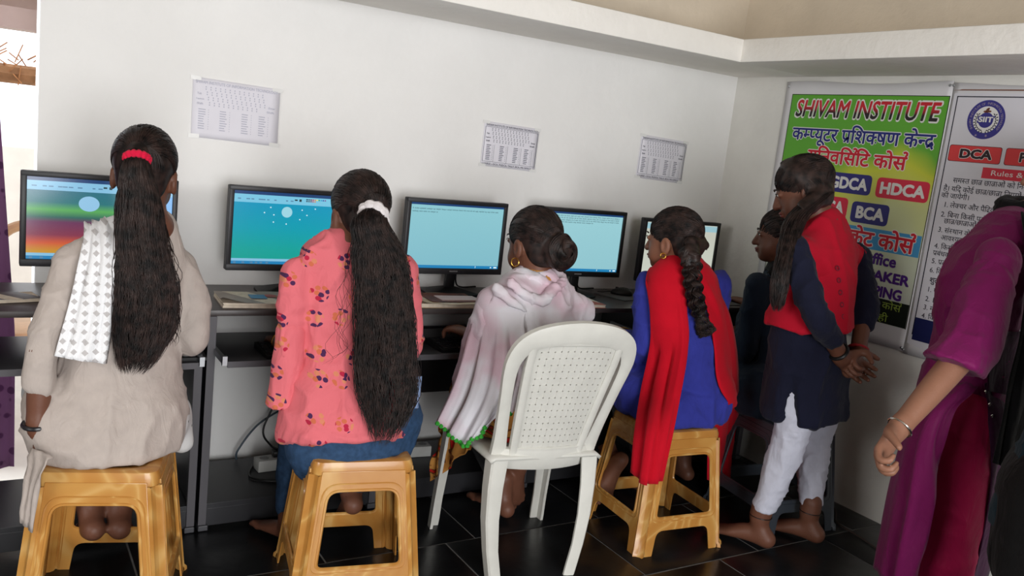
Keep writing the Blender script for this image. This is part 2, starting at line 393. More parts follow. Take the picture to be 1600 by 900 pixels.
        if kind == 1:
            disc(g, .41, .7, .071, .094, .003); sub('white_ellipse', g, emit('screen_moon', (146, 196, 228)))
            g = MB(); quad(g, .952, 1, .075, .845, .003); sub('blank_margin', g, emit('screen_margin', (104, 168, 226)))
            g = MB(); quad(g, .972, .99, .5, .515, .0026); sub('pen_mark', g, ink)
        else:
            disc(g, .445, .735, .046, .075, .003); sub('moon', g, emit('screen_moon2', (156, 212, 226)))
            g = MB()
            for u, v in ((.255, .715), (.305, .79), (.335, .69), (.335, .59), (.445, .57), (.56, .64), (.575, .775), (.62, .705), (.69, .8)):
                disc(g, u, v, .008, .007, .003, 4); disc(g, u, v, .003, .014, .0028, 4)
            sub('stars', g, emit('screen_star', (222, 244, 246), 1.1))
    elif kind in (3, 4):
        g = MB(); quad(g, 0, 1, .968, 1, .0035); sub('title_bar', g, dark)
        g = MB(); quad(g, 0, 1, 0, .045, .0035); sub('taskbar', g, blue)
        g = MB(); quad(g, .74, .745, .01, .04, .003); quad(g, .91, .925, .012, .03, .003); quad(g, .95, .985, .012, .032, .003); sub('tray_icons', g, emit('screen_star', (222, 244, 246), 1.1))
        lines = [(.02, .94, .905), (.02, .28, .86)] if kind == 3 else [(.03, .95, .93), (.03, .95, .895), (.03, .95, .86), (.03, .62, .825), (.03, .22, .79)]
        for a, b, v in lines:
            g = MB(); u = a
            while u < b:
                for q in range(random.randint(2, 8)):
                    if u > b: break
                    h = random.choice((.012, .012, .013, .019)); lo = v-(.006 if random.random() < .12 else 0); w = random.choice((.0045, .006))
                    quad(g, u, u+w, lo, lo+.004, .003); quad(g, u, u+.0022, lo, v+h, .003)
                    if h < .015: quad(g, u, u+w, v+h-.004, v+h, .003)
                    u += w+.0022
                u += .007
            sub('text_line', g, ink)['kind'] = 'stuff'
    else:
        g = MB(); quad(g, 0, 1, .88, .985, .0035); sub('title_bar', g, emit('screen_band', (150, 190, 200)))
        g = MB(); quad(g, 0, 1, 0, .05, .0035); sub('taskbar', g, blue)
    # signal cable hanging behind the stand
    c = MB(); c.tube(crs([(.03, .05, zc-.08), (.06, .08, .88), (.075, .1, .8), (.12, .13, DZ+.006), (.2, .14, DZ+.006)], 6), .0035, 6); c.build('cable', M_BLK, t, True)
    return t
monitor(.338, 'monitor showing a rainbow striped drawing with a white ellipse', 1, radians(1))
monitor(.972, 'monitor showing a blue to green drawing with a small white moon and stars', 2, radians(1.5))
monitor(1.652, 'monitor with a pale blue document and two lines of text at the top', 3, radians(1.5))
monitor(2.283, 'monitor with a pale blue page of five text lines, behind the white shawl', 4, radians(-1.5))
monitor(2.875, 'monitor with a cream page, nearest the corner', 5, radians(-3), .985)

# ------------------------------------------------------------------ keyboards, mice, books
M_KEY = mat('black_key', (30, 30, 32), .35); 
def keyboard(x, y, label, yaw=0):
    t = thing('keyboard', label, 'keyboard', (x, y, .6225), yaw, 'keyboards on the pull-out trays')
    MB().prism([(-.07, 0), (.07, 0), (.07, .022), (-.07, .01)], 'X', -.215, .215).build('case', M_BLK, t)
    k = MB()
    for r in range(6):
        yy = -.058+r*.0205; zz = .0105+(yy+.07)/.14*.012
        for c in range(20):
            xx = -.205+c*.0206
            if c in (14, 15) and r in (2,): continue
            k.box(xx, xx+.0165, yy, yy+.0165, zz, zz+.005)
    k.build('keys', M_KEY, t)
    return t
for i, (x0, x1) in enumerate(DESKX):
    keyboard((x0+x1)/2+(.1 if i == 0 else .06), 2.79, ['black keyboard on the tray in front of the beige tunic', 'black keyboard on the tray left of the pink top', 'black keyboard under the hand of the person in the white shawl',
             'black keyboard under the hand of the person in blue', 'black keyboard on the corner desk tray'][i], radians(random.uniform(-3, 3)))
def mouse(x, y, label, yaw, pad=True):
    if pad:
        p = MB(); p.box(-.1, .1, -.09, .09, 0, .003, .001); o = p.build('mouse_pad', mat('grey_mouse_pad', (86, 84, 84), .8, .1, 60), None, True)
        o.location = (x-.01, y-.02, DZ+.0008); o.rotation_euler = (0, 0, yaw*.3); tag(o, 'grey mouse pad under '+label, 'mouse pad', 'mouse pads')
    t = thing('mouse', label, 'mouse', (x, y, DZ+.0045 if pad else DZ+.0008), yaw, 'computer mice')
    bm = bmesh.new(); bmesh.ops.create_uvsphere(bm, u_segments=20, v_segments=12, radius=1)
    for v in bm.verts:
        z = max(v.co.z, -.15); v.co = (v.co.x*.029*(1-.12*v.co.y), v.co.y*.052, .005+z*.029*(1-.25*(v.co.y-.1)))
    me = bpy.data.meshes.new('mouse_shell'); bm.to_mesh(me); bm.free(); me.materials.append(M_BLK); me.polygons.foreach_set('use_smooth', [True]*len(me.polygons)); link(bpy.data.objects.new('shell', me), t)
    MB().box(-.003, .003, .016, .03, .024, .0335, .001).build('wheel', M_BEZ, t)
    MB().tube(crs([(0, .048, .01), (-.01, .08, .004), (-.03, .11, .004)], 6), .002, 6).build('cable', M_BLK, t, True)
    return t
mouse(2.545, 3.08, 'black mouse on the desk beside the person in blue', radians(50))
mouse(3.01, 2.955, 'black mouse under the hand of the person in dark navy', radians(20))
def book(x, y, z, w, l, h, yaw, label, cover, extra=None, group='books on the desks'):
    t = thing('book', label, 'book', (x, y, z), yaw, group)
    p = MB()
    for k in range(4):
        dz = h*.86/4; o = random.uniform(0, .004)
        p.box(-w/2+.002+o, w/2-.002-random.uniform(0, .004), -l/2+.002+o, l/2-.002, .001+k*dz, .001+(k+.93)*dz)
    p.build('pages', mat('aged_pages', (214, 202, 184), .9, .12, 50), t)
    MB().box(-w/2, w/2, -l/2, l/2, 0, .001).build('back_cover', cover, t)
    n = 14; V = []; F = []
    for i in range(n+1):
        for j in range(n+1):
            u, v = i/n, j/n; curl = .006*max(0, .18-u)*max(0, .3-v)*60+.0015*sin(u*9+v*3)
            V.append((-w/2+u*w, -l/2+v*l, h*.88+curl+.001))
    F = [(i*(n+1)+j, (i+1)*(n+1)+j, (i+1)*(n+1)+j+1, i*(n+1)+j+1) for i in range(n) for j in range(n)]
    c = np_mesh('cover', V, F, cover, t)
    if extra: extra(t, w, l, h*.88+.0032)
    return t
def art1(t, w, l, z):
    for nm, c, x0, x1, y0, y1 in (('blue_print', (92, 140, 176), -.075, -.02, -.03, .035),):
        MB().box(x0, x1, y0, y1, z, z+.0006).build(nm, mat('print_blue', c, .6, .1, 40), t)
    for k, (c, x, y, r) in enumerate([((176, 96, 90), .0, .02, .024), ((168, 120, 96), .03, .0, .02), ((196, 176, 96), .055, -.01, .022), ((150, 60, 50), .075, .035, .016), ((96, 120, 70), .06, -.045, .012), ((60, 50, 46), .1, -.03, .01), ((160, 150, 140), .1, .03, .02)]):
        m_ = MB(); m_.lathe([(r, 0), (r*.8, .0006)], (x, y, z), 12); m_.build('printed_flower', mat('print_%d' % k, c, .6, .1, 60), t)
def art2(t, w, l, z):
    MB().box(-.07, w/2-.01, -l/2+.03, l/2-.012, z, z+.0006).build('cover_print', mat('print_rust', (126, 62, 38), .6, .35, 25, 0, 60, .4, 0, (70, 36, 26)), t)
    MB().box(-.02, w/2-.004, -.055, .03, z+.001, z+.0035).build('paper_slip', mat('pinkish_paper', (208, 184, 182), .8, .05, 30), t)
b1 = A(425, 462, 2.93); book(.865, 2.925, DZ+.0006, .36, .2, .019, radians(-4), 'worn magazine with a flower picture beside the pink top', mat('dusty_cover', (158, 146, 138), .6, .12, 18), art1)
book(1.53, 2.93, DZ+.0006, .3, .215, .016, radians(-3), 'book with a rust coloured cover beside the person in the white shawl', mat('cream_cover', (196, 170, 138), .6, .1, 18), art2)
book(2.13, 2.905, DZ+.0006, .26, .17, .014, radians(-6), 'orange covered book right of the white shawl', mat('orange_cover', (176, 78, 46), .55, .1, 30))
book(.075, 2.97, DZ+.0006, .16, .11, .012, radians(14), 'small dark notebook on the leftmost desk by the doorway', mat('dark_brown_cover', (60, 44, 38), .5, .1, 30))

# power strips and loose cables under the desks
M_WH = mat('dusty_white_plastic', (186, 186, 182), .5, .08, 20)
def strip(x, y, z, yaw, label):
    t = thing('power_strip', label, 'power strip', (x, y, z), yaw, 'power strips under the desks')
    MB().box(-.1, .1, -.03, .03, 0, .045, .004).build('case', M_WH, t, True)
    for k in range(4):
        s = MB(); s.lathe([(.017, 0), (.017, .0015)], (-.07+k*.046, -.002, .045), 14); s.build('socket', mat('socket_grey', (140, 140, 138), .5), t)
        if k in (1, 2): MB().box(-.085+k*.046, -.055+k*.046, -.016, .012, .0468, .07, .004).build('plug', M_BLK, t, True)
    return t
strip(.985, 3.06, .0935, radians(4), 'white power strip under the desk left of the pink top')
strip(1.50, 3.05, .0935, radians(-6), 'white power strip under the desk behind the pink stool')
def cable(pts, label, r=.004, col=M_BLK): 
    o = MB().tube(crs(pts, 8), r, 7).build('cable', col, None, True); return tag(o, label, 'cable', 'loose cables')
cable([(1.0, 3.2, .55), (.985, 3.17, .35), (.93, 3.14, .22), (.95, 3.1, .17), (.97, 3.06, .165)], 'black cable dropping to the power strip left of the pink top')
cable([(1.03, 3.05, .162), (1.06, 2.95, .13), (.95, 2.92, .1), (.85, 2.98, .099), (.9, 3.1, .099), (1.03, 3.15, .099), (1.08, 3.0, .105)], 'black cable coiled in front of the power strip')
cable([(1.02, 3.2, .28), (.92, 3.19, .22), (.85, 3.18, .13), (.84, 3.16, .099)], 'bluish cable curving down the wall beside the power strip', .004, mat('slate_blue_cable', (58, 72, 84), .5))
cable([(1.60, 3.2, .72), (1.57, 3.2, .55), (1.53, 3.18, .35), (1.48, 3.1, .18), (1.5, 3.06, .166)], 'black cable hanging behind the keyboard of the person in the white shawl')
cable([(3.23, 2.35, .004), (3.16, 2.2, .0045), (3.05, 2.1, .0045), (3.02, 1.95, .0045), (2.98, 1.8, .0045)], 'thin dark cable lying along the foot of the right wall', .003, mat('brown_cable', (56, 42, 38), .6))

# purple curtain hanging in the doorway
def curtain():
    t = thing('curtain', 'purple patterned curtain hanging at the bright doorway edge', 'curtain', (-.2, 3.36, 0))
    n, k = 70, 30; V = []; F = []
    for j in range(k+1):
        v = j/k; z = .06+v*1.99; xe = .31*(1-.30*max(0, v-.25)/.75)-.02*v
        for i in range(n+1):
            u = i/n; x = -.75+u*(.75+xe); V.append((x, .028*sin(u*34+1.2*sin(v*3))+.012*sin(u*71), z))
    F = [(j*(n+1)+i, j*(n+1)+i+1, (j+1)*(n+1)+i+1, (j+1)*(n+1)+i) for j in range(k) for i in range(n)]
    M = mat('purple_curtain_cloth', (92, 58, 92), .8, 0, 8, 0, 60, .2); nt = M.node_tree; L = nt.links.new
    tc = N(nt, 'ShaderNodeTexCoord'); v = N(nt, 'ShaderNodeTexVoronoi', i_Scale=22.0); r = N(nt, 'ShaderNodeValToRGB')
    L(tc.outputs['Object'], v.inputs['Vector']); L(v.outputs['Distance'], r.inputs[0]); e = r.color_ramp.elements
    e[0].position = .28; e[0].color = lin((66, 36, 66)); e[1].position = .34; e[1].color = lin((112, 76, 108)); b = nt.nodes['Principled BSDF']
    L(r.outputs[0], b.inputs['Base Color'])
    tr = N(nt, 'ShaderNodeBsdfTranslucent'); tr.inputs[0].default_value = lin((128, 84, 124)); mx = N(nt, 'ShaderNodeMixShader'); mx.inputs[0].default_value = .3
    L(b.outputs[0], mx.inputs[1]); L(tr.outputs[0], mx.inputs[2]); L(mx.outputs[0], nt.nodes['Material Output'].inputs[0])
    np_mesh('curtain_cloth', V, F, M, t).modifiers.new('thickness', 'SOLIDIFY').thickness = .0015
    MB().tube([(-.8, 0, 2.06), (.33, 0, 2.06)], .01, 10).build('curtain_rod', M_STEEL, t, True)
curtain()
# bentwood chair back seen through the doorway
ch = thing('bentwood_chair', 'pale bentwood chair outside the doorway behind the rainbow screen', 'chair', (.22, 4.2, 0))
MW = mat('pale_bentwood', (196, 158, 116), .5, .12, 14)
MB().tube(crs([(-.19, .0, .42), (-.2, .02, .62), (-.13, .03, .79), (0, .035, .83), (.13, .03, .79), (.2, .02, .62), (.19, 0, .42)], 6), .022, 8).build('back_hoop', MW, ch, True)
MB().box(-.2, .2, -.4, 0, .42, .45, .01).build('seat', MW, ch, True)
for sx in (-.17, .17):
    for sy in (-.36, -.02): MB().tube([(sx, sy, .42), (sx*1.1, sy*1.05, -.02)], .017, 8).build('leg', MW, ch, True)

# ------------------------------------------------------------------ plastic stools and chair
def marble():
    M = mat('marbled_tan_plastic', (190, 138, 70), .3, 0, 8, 0, 60, .45, 0, None, .1); nt = M.node_tree; L = nt.links.new; b = nt.nodes['Principled BSDF']
    tc = N(nt, 'ShaderNodeTexCoord'); mp = N(nt, 'ShaderNodeMapping'); mp.inputs['Scale'].default_value = (1, 1, .6); L(tc.outputs['Object'], mp.inputs[0])
    oi = N(nt, 'ShaderNodeObjectInfo'); va = N(nt, 'ShaderNodeVectorMath', operation='ADD'); cb = N(nt, 'ShaderNodeCombineXYZ')
    L(oi.outputs['Random'], cb.inputs[0]); L(mp.outputs[0], va.inputs[0]); L(cb.outputs[0], va.inputs[1])
    w = N(nt, 'ShaderNodeTexNoise', i_Scale=3.8, i_Detail=1.0, i_Distortion=2.4); L(va.outputs[0], w.inputs['Vector'])
    ml = N(nt, 'ShaderNodeMath', operation='MULTIPLY'); ml.inputs[1].default_value = 4.0; L(w.outputs[0], ml.inputs[0]); pp = N(nt, 'ShaderNodeMath', operation='PINGPONG'); pp.inputs[1].default_value = .5; L(ml.outputs[0], pp.inputs[0])
    r = N(nt, 'ShaderNodeValToRGB'); L(pp.outputs[0], r.inputs[0]); e = r.color_ramp.elements
    e[0].position = .02; e[0].color = lin((200, 156, 92)); e[1].position = .5; e[1].color = lin((178, 122, 56)); k = e.new(.12); k.color = lin((190, 140, 72)); k = e.new(.28); k.color = lin((182, 128, 62))
    L(r.outputs[0], b.inputs['Base Color']); return M
M_TANP = marble(); M_GREYP = mat('dark_grey_plastic', (62, 68, 76), .35, .06, 10, 0, 60, .45)
def rsq(h, r, n=5):
    return rpoly([(-h, -h), (h, -h), (h, h), (-h, h)], r, n)
def stool(name, label, pos, yaw, M, H=.45, t=.147, b=.192):
    T = thing(name, label, 'stool', (pos[0], pos[1], 0), yaw, 'plastic stools in front of the desks')
    hw = lambda z: b-(b-t)*(z/H)
    # seat
    rings = [(t+.002, H-.05), (t+.003, H-.02), (t-.002, H-.004), (t-.012, H), (t-.03, H), (t-.036, H-.004), (.02, H-.004)]
    V = []; n = None
    for h, z in rings:
        q = rsq(h, min(.035, h*.6)); n = len(q); V += [(p[0], p[1], z) for p in q]
    F = [(j*n+i, j*n+(i+1) % n, (j+1)*n+(i+1) % n, (j+1)*n+i) for j in range(len(rings)-1) for i in range(n)]+[tuple(range((len(rings)-1)*n, len(rings)*n))]
    mb = MB(); mb.add(V, F); 
    for a in range(4):
        c, s = cos(a*pi/2), sin(a*pi/2); pt = [(.025, .0), (.075, .028), (.095, 0), (.075, -.028)]
        mb.tube([(c*p[0]-s*p[1], s*p[0]+c*p[1], H-.004) for p in pt], .0022, 5, True)
    mb.build('seat', M, T, True)
    # four side panels with a window, a rail and an arch
    cr = .03
    zs = [0, .02, .05, .085]
    leg = .052
    outer = [(-(hw(0)-cr), 0), (-(hw(0)-cr)+.028, 0), (-(hw(.06)-cr)+.036, .06)]
    arch = rpoly([(-(hw(0)-cr)+.03, 0), (-(hw(.088)-cr)+.036, .09), ((hw(.088)-cr)-.036, .09), ((hw(0)-cr)-.03, 0)], [0, .03, .03, 0], 5)
    outer = [(-(hw(0)-cr), 0)]+arch+[((hw(0)-cr), 0), ((hw(H-.03)-cr), H-.03), (-(hw(H-.03)-cr), H-.03)]
    win = rpoly([(-(hw(.135)-leg), .135), ((hw(.135)-leg), .135), ((hw(.365)-leg), .365), (-(hw(.365)-leg), .365)], [.022, .022, .036, .036], 6)
    me = plate(outer, [win], .006, .0015)
    for v in me.vertices: v.co.y += -hw(v.co.z)
    me.materials.append(M); me.polygons.foreach_set('use_smooth', [True]*len(me.polygons)); me.set_sharp_from_angle(angle=radians(35))
    rim = MB(); rim.tube([(p[0], -hw(p[1])-.001, p[1]) for p in win], .0055, 6, True)
    w2 = rpoly([(-(hw(.12)-leg+.016), .122), ((hw(.12)-leg+.016), .122), ((hw(.385)-leg+.014), .385), (-(hw(.385)-leg+.014), .385)], [.03, .03, .045, .045], 6)
    rim.tube([(p[0], -hw(p[1])-.002, p[1]) for p in w2], .003, 5, True)
    first = None
    for k in range(4):
        o = link(bpy.data.objects.new('side_panel', me), T); o.rotation_euler = (0, 0, k*pi/2)
        if first is None: r_ = rim.build('window_rim', M, o, True); first = r_
        else: r_ = link(bpy.data.objects.new('window_rim', first.data), o)
    # fluted corner legs
    prof = [(-cr, 0), (-cr*.62, -.006), (-cr*.5, .004), (-cr*.18, .016), (0-.016, cr*.18), (-.004, cr*.5), (.006, cr*.62), (0, cr)]
    zl = [0, .012, .022, .1, .2, .3, H-.04]; mb = MB(); V = []; n = len(prof)
    for z in zl:
        w = hw(z)+(.006 if z < .015 else 0); V += [(w+p[0], -w+p[1], z) for p in prof]
    for z in zl:
        w = hw(z)-.005; V += [(w+p[0], -w+p[1], z) for p in prof]
    m_ = len(zl); F = []
    for j in range(m_-1):
        for i in range(n-1):
            F.append((j*n+i, j*n+i+1, (j+1)*n+i+1, (j+1)*n+i)); q = m_*n; F.append((q+j*n+i, q+(j+1)*n+i, q+(j+1)*n+i+1, q+j*n+i+1))
    F += [(i, m_*n+i, m_*n+i+1, i+1) for i in range(n-1)]
    mb.add(V, F); lg = mb.build('leg', M, T, True)
    for k in range(1, 4): o = link(bpy.data.objects.new('leg', lg.data), T); o.rotation_euler = (0, 0, k*pi/2)
    return T
stool('plastic_stool', 'tan marbled plastic stool under the person in beige', (.305, 2.455), radians(-17), M_TANP)
stool('plastic_stool', 'tan marbled plastic stool under the person in the pink flowered top', (.985, 2.35), radians(-11), M_TANP)
stool('plastic_stool', 'tan marbled plastic stool under the person in blue with red shawl', (2.215, 2.32), radians(-5), M_TANP)
stool('plastic_stool', 'dark grey plastic stool in the shade behind the white leggings', (2.83, 2.28), radians(-8), M_GREYP, .43)

def white_chair():
    M = mat('scuffed_white_plastic', (206, 205, 198), .42, .05, 14, .06, 60, .4)
    T = thing('plastic_chair', 'white plastic chair with a woven pattern back', 'chair', (1.588, 2.335, 0), radians(-8))
    # local: x right, y forward; seat front y=+.2, back y=-.18
    SZ = .43
    # seat
    n = 24; V = []; k = 10
    for j in range(k+1):
        v = j/k
        for i in range(n+1):
            u = i/n*2-1; x = u*(.2+.02*v); y = -.19+v*.42; z = SZ-.012*(1-u*u)*sin(pi*min(1, v*1.1))-(.02*max(0, v-.85)/.15)-(.012 if abs(u) > .93 else 0)
            V.append((x, y, z))
    F = [(j*(n+1)+i, j*(n+1)+i+1, (j+1)*(n+1)+i+1, (j+1)*(n+1)+i) for j in range(k) for i in range(n)]
    o = np_mesh('seat', V, F, M, T); o.modifiers.new('thickness', 'SOLIDIFY').thickness = .012
    # legs: angle profile, tapered and splayed
    def leg(sx, front):
        y0, y1 = (.205, .25) if front else (-.18, -.155); x0, x1 = (.215, .225) if front else (.19, .155)
        if not front: y1 = -.19
        p0 = Vector((sx*x0, y0, SZ-.005)); p1 = Vector((sx*x1, y1, 0)); mb = MB(); V = []
        sy = 1 if front else -1
        for t in (0, .08, .25, .5, .75, .94, 1.0):
            p = p0.lerp(p1, t); w = .058-.022*t if not front else .05-.016*t; d = .046-.014*t
            if not front: p.x += sx*.018*sin(pi*t)
            if t >= .94: w += .004; d += .004
            q = [(p.x-sx*w, p.y), (p.x-sx*w*.75, p.y+sy*.004), (p.x-sx*.006, p.y+sy*.006), (p.x, p.y), (p.x+sx*.002, p.y-sy*d), (p.x-sx*.008, p.y-sy*d), (p.x-sx*.011, p.y-sy*.008), (p.x-sx*w, p.y-sy*.008)]
            V += [(a, b, p.z) for a, b in q]
        m_ = 8; F = [(j*m_+i, j*m_+(i+1) % m_, (j+1)*m_+(i+1) % m_, (j+1)*m_+i) for j in range(6) for i in range(m_)]+[tuple(range(48, 56))]
        mb.add(V, F); return mb.build('leg', M, T, True)
    for sx in (-1, 1): leg(sx, True); leg(sx, False)
    # back: curved shell made of frame and perforated panel; u across (-1..1), v up 0..1
    HB = .43
    def back(u, v, off=0):
        hwid = .168+.056*v-.012*max(0, v-.8)/.2
        y = -.185-.115*v-.02*v*v+.035*u*u*(1-.3*v); z = SZ+.0+HB*v-.02*u*u*v
        return (u*hwid, y-off, z)
    def ribbon(name, pts, wid, th=.02):
        mb = MB(); V = []
        for (u, v), w in zip(pts, wid):
            P = Vector(back(u, v)); V.append(P)
        pv = [Vector(p) for p in V]; W_ = []
        for i, p in enumerate(pv):
            t = (pv[min(i+1, len(pv)-1)]-pv[max(i-1, 0)]).normalized(); nn = Vector((0, -1, -.25)).normalized(); s = t.cross(nn).normalized(); w = wid[i]
            W_ += [p-s*w/2-nn*th*.5, p-s*w/2+nn*th*.3, p-s*w*.3+nn*th*.5, p+s*w*.3+nn*th*.5, p+s*w/2+nn*th*.3, p+s*w/2-nn*th*.5]
        m_ = 6; F = [(j*m_+i, j*m_+(i+1) % m_, (j+1)*m_+(i+1) % m_, (j+1)*m_+i) for j in range(len(pv)-1) for i in range(m_)]+[tuple(range(6))[::-1], tuple(range((len(pv)-1)*6, len(pv)*6))]
        mb.add(W_, F); return mb.build(name, M, T, True)
    L = [(-.96, -.06), (-.95, .15), (-.95, .35), (-.95, .55), (-.94, .75), (-.87, .9), (-.7, .975), (-.4, 1.01), (0, 1.02), (.4, 1.01), (.7, .975), (.87, .9), (.94, .75), (.95, .55), (.95, .35), (.95, .15), (.96, -.06)]
    wd = [.055, .042, .038, .038, .044, .056, .066, .07, .072, .07, .066, .056, .044, .038, .038, .042, .055]
    Ls = crs([(p[0], p[1], w) for p, w in zip(L, wd)], 4); ribbon('back_frame', [(p[0], p[1]) for p in Ls], [p[2] for p in Ls], .022)
    ribbon('lower_rail', [(u, -.035) for u in np.linspace(-.95, .95, 15)], [.075]*15, .02)
    # perforated woven panel
    cols, rws = 13, 16; mb = MB(); sub = []
    ul, uh = -.66, .66
    def pu(i): return ul+(uh-ul)*i/cols
    def pv_(j): return .06+.865*j/rws
    g = .13
    for j in range(rws):
        for i in range(cols):
            u0, u1, v0, v1 = pu(i), pu(i+1), pv_(j), pv_(j+1); du, dv = (u1-u0)*g, (v1-v0)*g
            off = .0014 if (i+j) % 2 else 0
            def q(a, b, c, d, o): return [back(a, c, o), back(b, c, o), back(b, d, o), back(a, d, o)]
            pts = [back(u0+du, v0, off), back(u1-du, v0, off), back(u1, v0+dv, off), back(u1, v1-dv, off), back(u1-du, v1, off), back(u0+du, v1, off), back(u0, v1-dv, off), back(u0, v0+dv, off)]
            bk = [(p[0], p[1]+off+.006, p[2]) for p in pts]
            mb.add(pts+bk, [tuple(range(8)), tuple(range(8, 16))[::-1]]+[(a, 8+a, 8+(a+1) % 8, (a+1) % 8) for a in range(8)])
    pn = mb.build('woven_panel', M, T)
    bd = MB(); bd.tube([back(*p, .003) for p in [(u, .055) for u in np.linspace(ul, uh, 10)]+[(uh, v) for v in np.linspace(.1, .9, 10)]+[(u, .93) for u in np.linspace(uh, ul, 10)]+[(ul, v) for v in np.linspace(.9, .1, 10)]], .006, 6, True); bd.build('panel_border', M, pn, True)
    for s in (-1, 1): ribbon('panel_stile', [(s*.69, v) for v in np.linspace(-.03, .95, 12)], [.026]*12, .02)
    return T
white_chair()

# ------------------------------------------------------------------ body modelling: smooth implicit surfaces
TAB = RNG.random((32, 32, 32))
def vnoise(P):
    P = np.asarray(P); i = np.floor(P).astype(int); f = P-i; f = f*f*(3-2*f); out = 0
    for dx in (0, 1):
        for dy in (0, 1):
            for dz in (0, 1):
                w = (f[:, 0] if dx else 1-f[:, 0])*(f[:, 1] if dy else 1-f[:, 1])*(f[:, 2] if dz else 1-f[:, 2])
                out = out+w*TAB[(i[:, 0]+dx) % 32, (i[:, 1]+dy) % 32, (i[:, 2]+dz) % 32]
    return out
def unit(v): v = np.asarray(v, float); return v/np.linalg.norm(v)
class Fld:
    def __init__(s): s.g = []; s.cl = []
    def loft(s, P, a, b=None, side=(1, 0, 0), n=4, k=.03, neg=False):
        P = np.asarray(P, float); a = np.broadcast_to(np.asarray(a, float), (len(P),)); b = a if b is None else np.broadcast_to(np.asarray(b, float), (len(P),))
        Q = np.hstack([P, a[:, None], b[:, None]]); Q = crs(Q, n) if len(P) > 2 else np.array([Q[0]+(Q[1]-Q[0])*t for t in np.linspace(0, 1, 3)])
        S = unit(side); s.g.append(([('s', Q[i, :3], Q[i+1, :3], max(Q[i, 3], .002), max(Q[i+1, 3], .002), max(Q[i, 4], .002), max(Q[i+1, 4], .002), S) for i in range(len(Q)-1)], k, neg)); return s
    def ell(s, c, r, R=None, k=.02, neg=False):
        s.g.append(([('e', np.asarray(c, float), np.asarray(r, float), np.eye(3) if R is None else R)], k, neg)); return s
    def clip(s, p, n): s.cl.append((np.asarray(p, float), unit(n))); return s
    def bounds(s):
        lo = np.full(3, 9e9); hi = -lo
        for segs, k, neg in s.g:
            if neg: continue
            for q in segs:
                for c, r in (((q[1], max(q[3], q[5])), (q[2], max(q[4], q[6]))) if q[0] == 's' else ((q[1], q[2].max()),)):
                    lo = np.minimum(lo, c-r); hi = np.maximum(hi, c+r)
        return lo-.03, hi+.03
    def ev(s, C, O, hd):
        C = np.asarray(C, np.float32); O = np.asarray(O, np.float32); nb, m_ = len(C), len(O); d = np.full((nb, m_), 5., np.float32)
        for segs, k, neg in s.g:
            dg = np.full((nb, m_), 5., np.float32)
            for q in segs:
                if q[0] == 's':
                    _, a, b, a0, a1, b0, b1, S = q; a = a.astype(np.float32); b = b.astype(np.float32); S = S.astype(np.float32); a0, a1, b0, b1 = map(np.float32, (a0, a1, b0, b1)); ab = b-a; L2 = max(ab@ab, 1e-9); t = np.clip((C-a)@ab/L2, 0, 1); dc = np.linalg.norm(C-a-t[:, None]*ab, axis=1)
                    ix = np.nonzero(dc < max(a0, a1, b0, b1)+hd+.05)[0]
                    if not len(ix): continue
                    P = (C[ix][:, None, :]+O[None]).reshape(-1, 3)-a; t = np.clip(P@ab/L2, 0, 1); v = P-t[:, None]*ab; v2 = (v*v).sum(1)
                    ra = a0+(a1-a0)*t
                    if a0 == b0 and a1 == b1: dd = np.sqrt(v2)-ra
                    else:
                        rb = b0+(b1-b0)*t; sc = v@S; s2 = sc*sc; w2 = np.maximum(v2-s2, 0); k0 = np.sqrt(s2/ra**2+w2/rb**2); k1 = np.sqrt(s2/ra**4+w2/rb**4)+1e-6
                        dd = k0*(k0-1)/k1; dd = np.where(k0 < .2, -np.minimum(ra, rb)*.9, dd)
                else:
                    _, c, r, R = q; c = c.astype(np.float32); r = r.astype(np.float32); R = R.astype(np.float32); dc = np.linalg.norm(C-c, axis=1); ix = np.nonzero(dc < r.max()+hd+.05)[0]
                    if not len(ix): continue
                    P = ((C[ix][:, None, :]+O[None]).reshape(-1, 3)-c)@R; k0 = np.sqrt(((P/r)**2).sum(1)); k1 = np.sqrt(((P/r**2)**2).sum(1))+1e-6
                    dd = k0*(k0-1)/k1; dd = np.where(k0 < .2, -r.min()*.9, dd)
                dg[ix] = np.minimum(dg[ix], dd.reshape(len(ix), m_))
            if neg: 
                e = -dg; h = np.maximum(k-np.abs(d-e), 0)/k; d = np.maximum(d, e)+h*h*k*.25
            else:
                h = np.maximum(k-np.abs(d-dg), 0)/k; d = np.minimum(d, dg)-h*h*k*.25
        if s.cl:
            P = C[:, None, :]+O[None]
            for p, n in s.cl: d = np.maximum(d, (P-p.astype(np.float32))@n.astype(np.float32))
        return d
    def at(s, P): return s.ev(np.asarray(P, float), np.zeros((1, 3)), 9.)[:, 0]
    def grad(s, P, e=.004):
        P = np.asarray(P, float); g = np.stack([s.at(P+np.eye(3)[i]*e)-s.at(P-np.eye(3)[i]*e) for i in range(3)], 1); return g/(np.linalg.norm(g, axis=1, keepdims=True)+1e-9)
    def mesh(s, h, disp=None):
        lo, hi = s.bounds(); B = 8; nb = np.ceil((hi-lo)/(h*B)).astype(int); n = nb*B
        I = np.stack(np.meshgrid(*[np.arange(q) for q in nb], indexing='ij'), -1).reshape(-1, 3); C = lo+(I*B+(B-1)/2)*h; hd = h*B*.87
        dc = s.ev(C, np.zeros((1, 3)), hd*1.6)[:, 0]; near = np.abs(dc) < hd*1.7+.012
        D = np.where(dc > 0, 1., -1.).astype(np.float32).reshape(nb); D = np.repeat(np.repeat(np.repeat(D, B, 0), B, 1), B, 2)
        O = np.stack(np.meshgrid(*[np.arange(B)]*3, indexing='ij'), -1).reshape(-1, 3); vals = s.ev(C[near], (O-(B-1)/2)*h, hd)
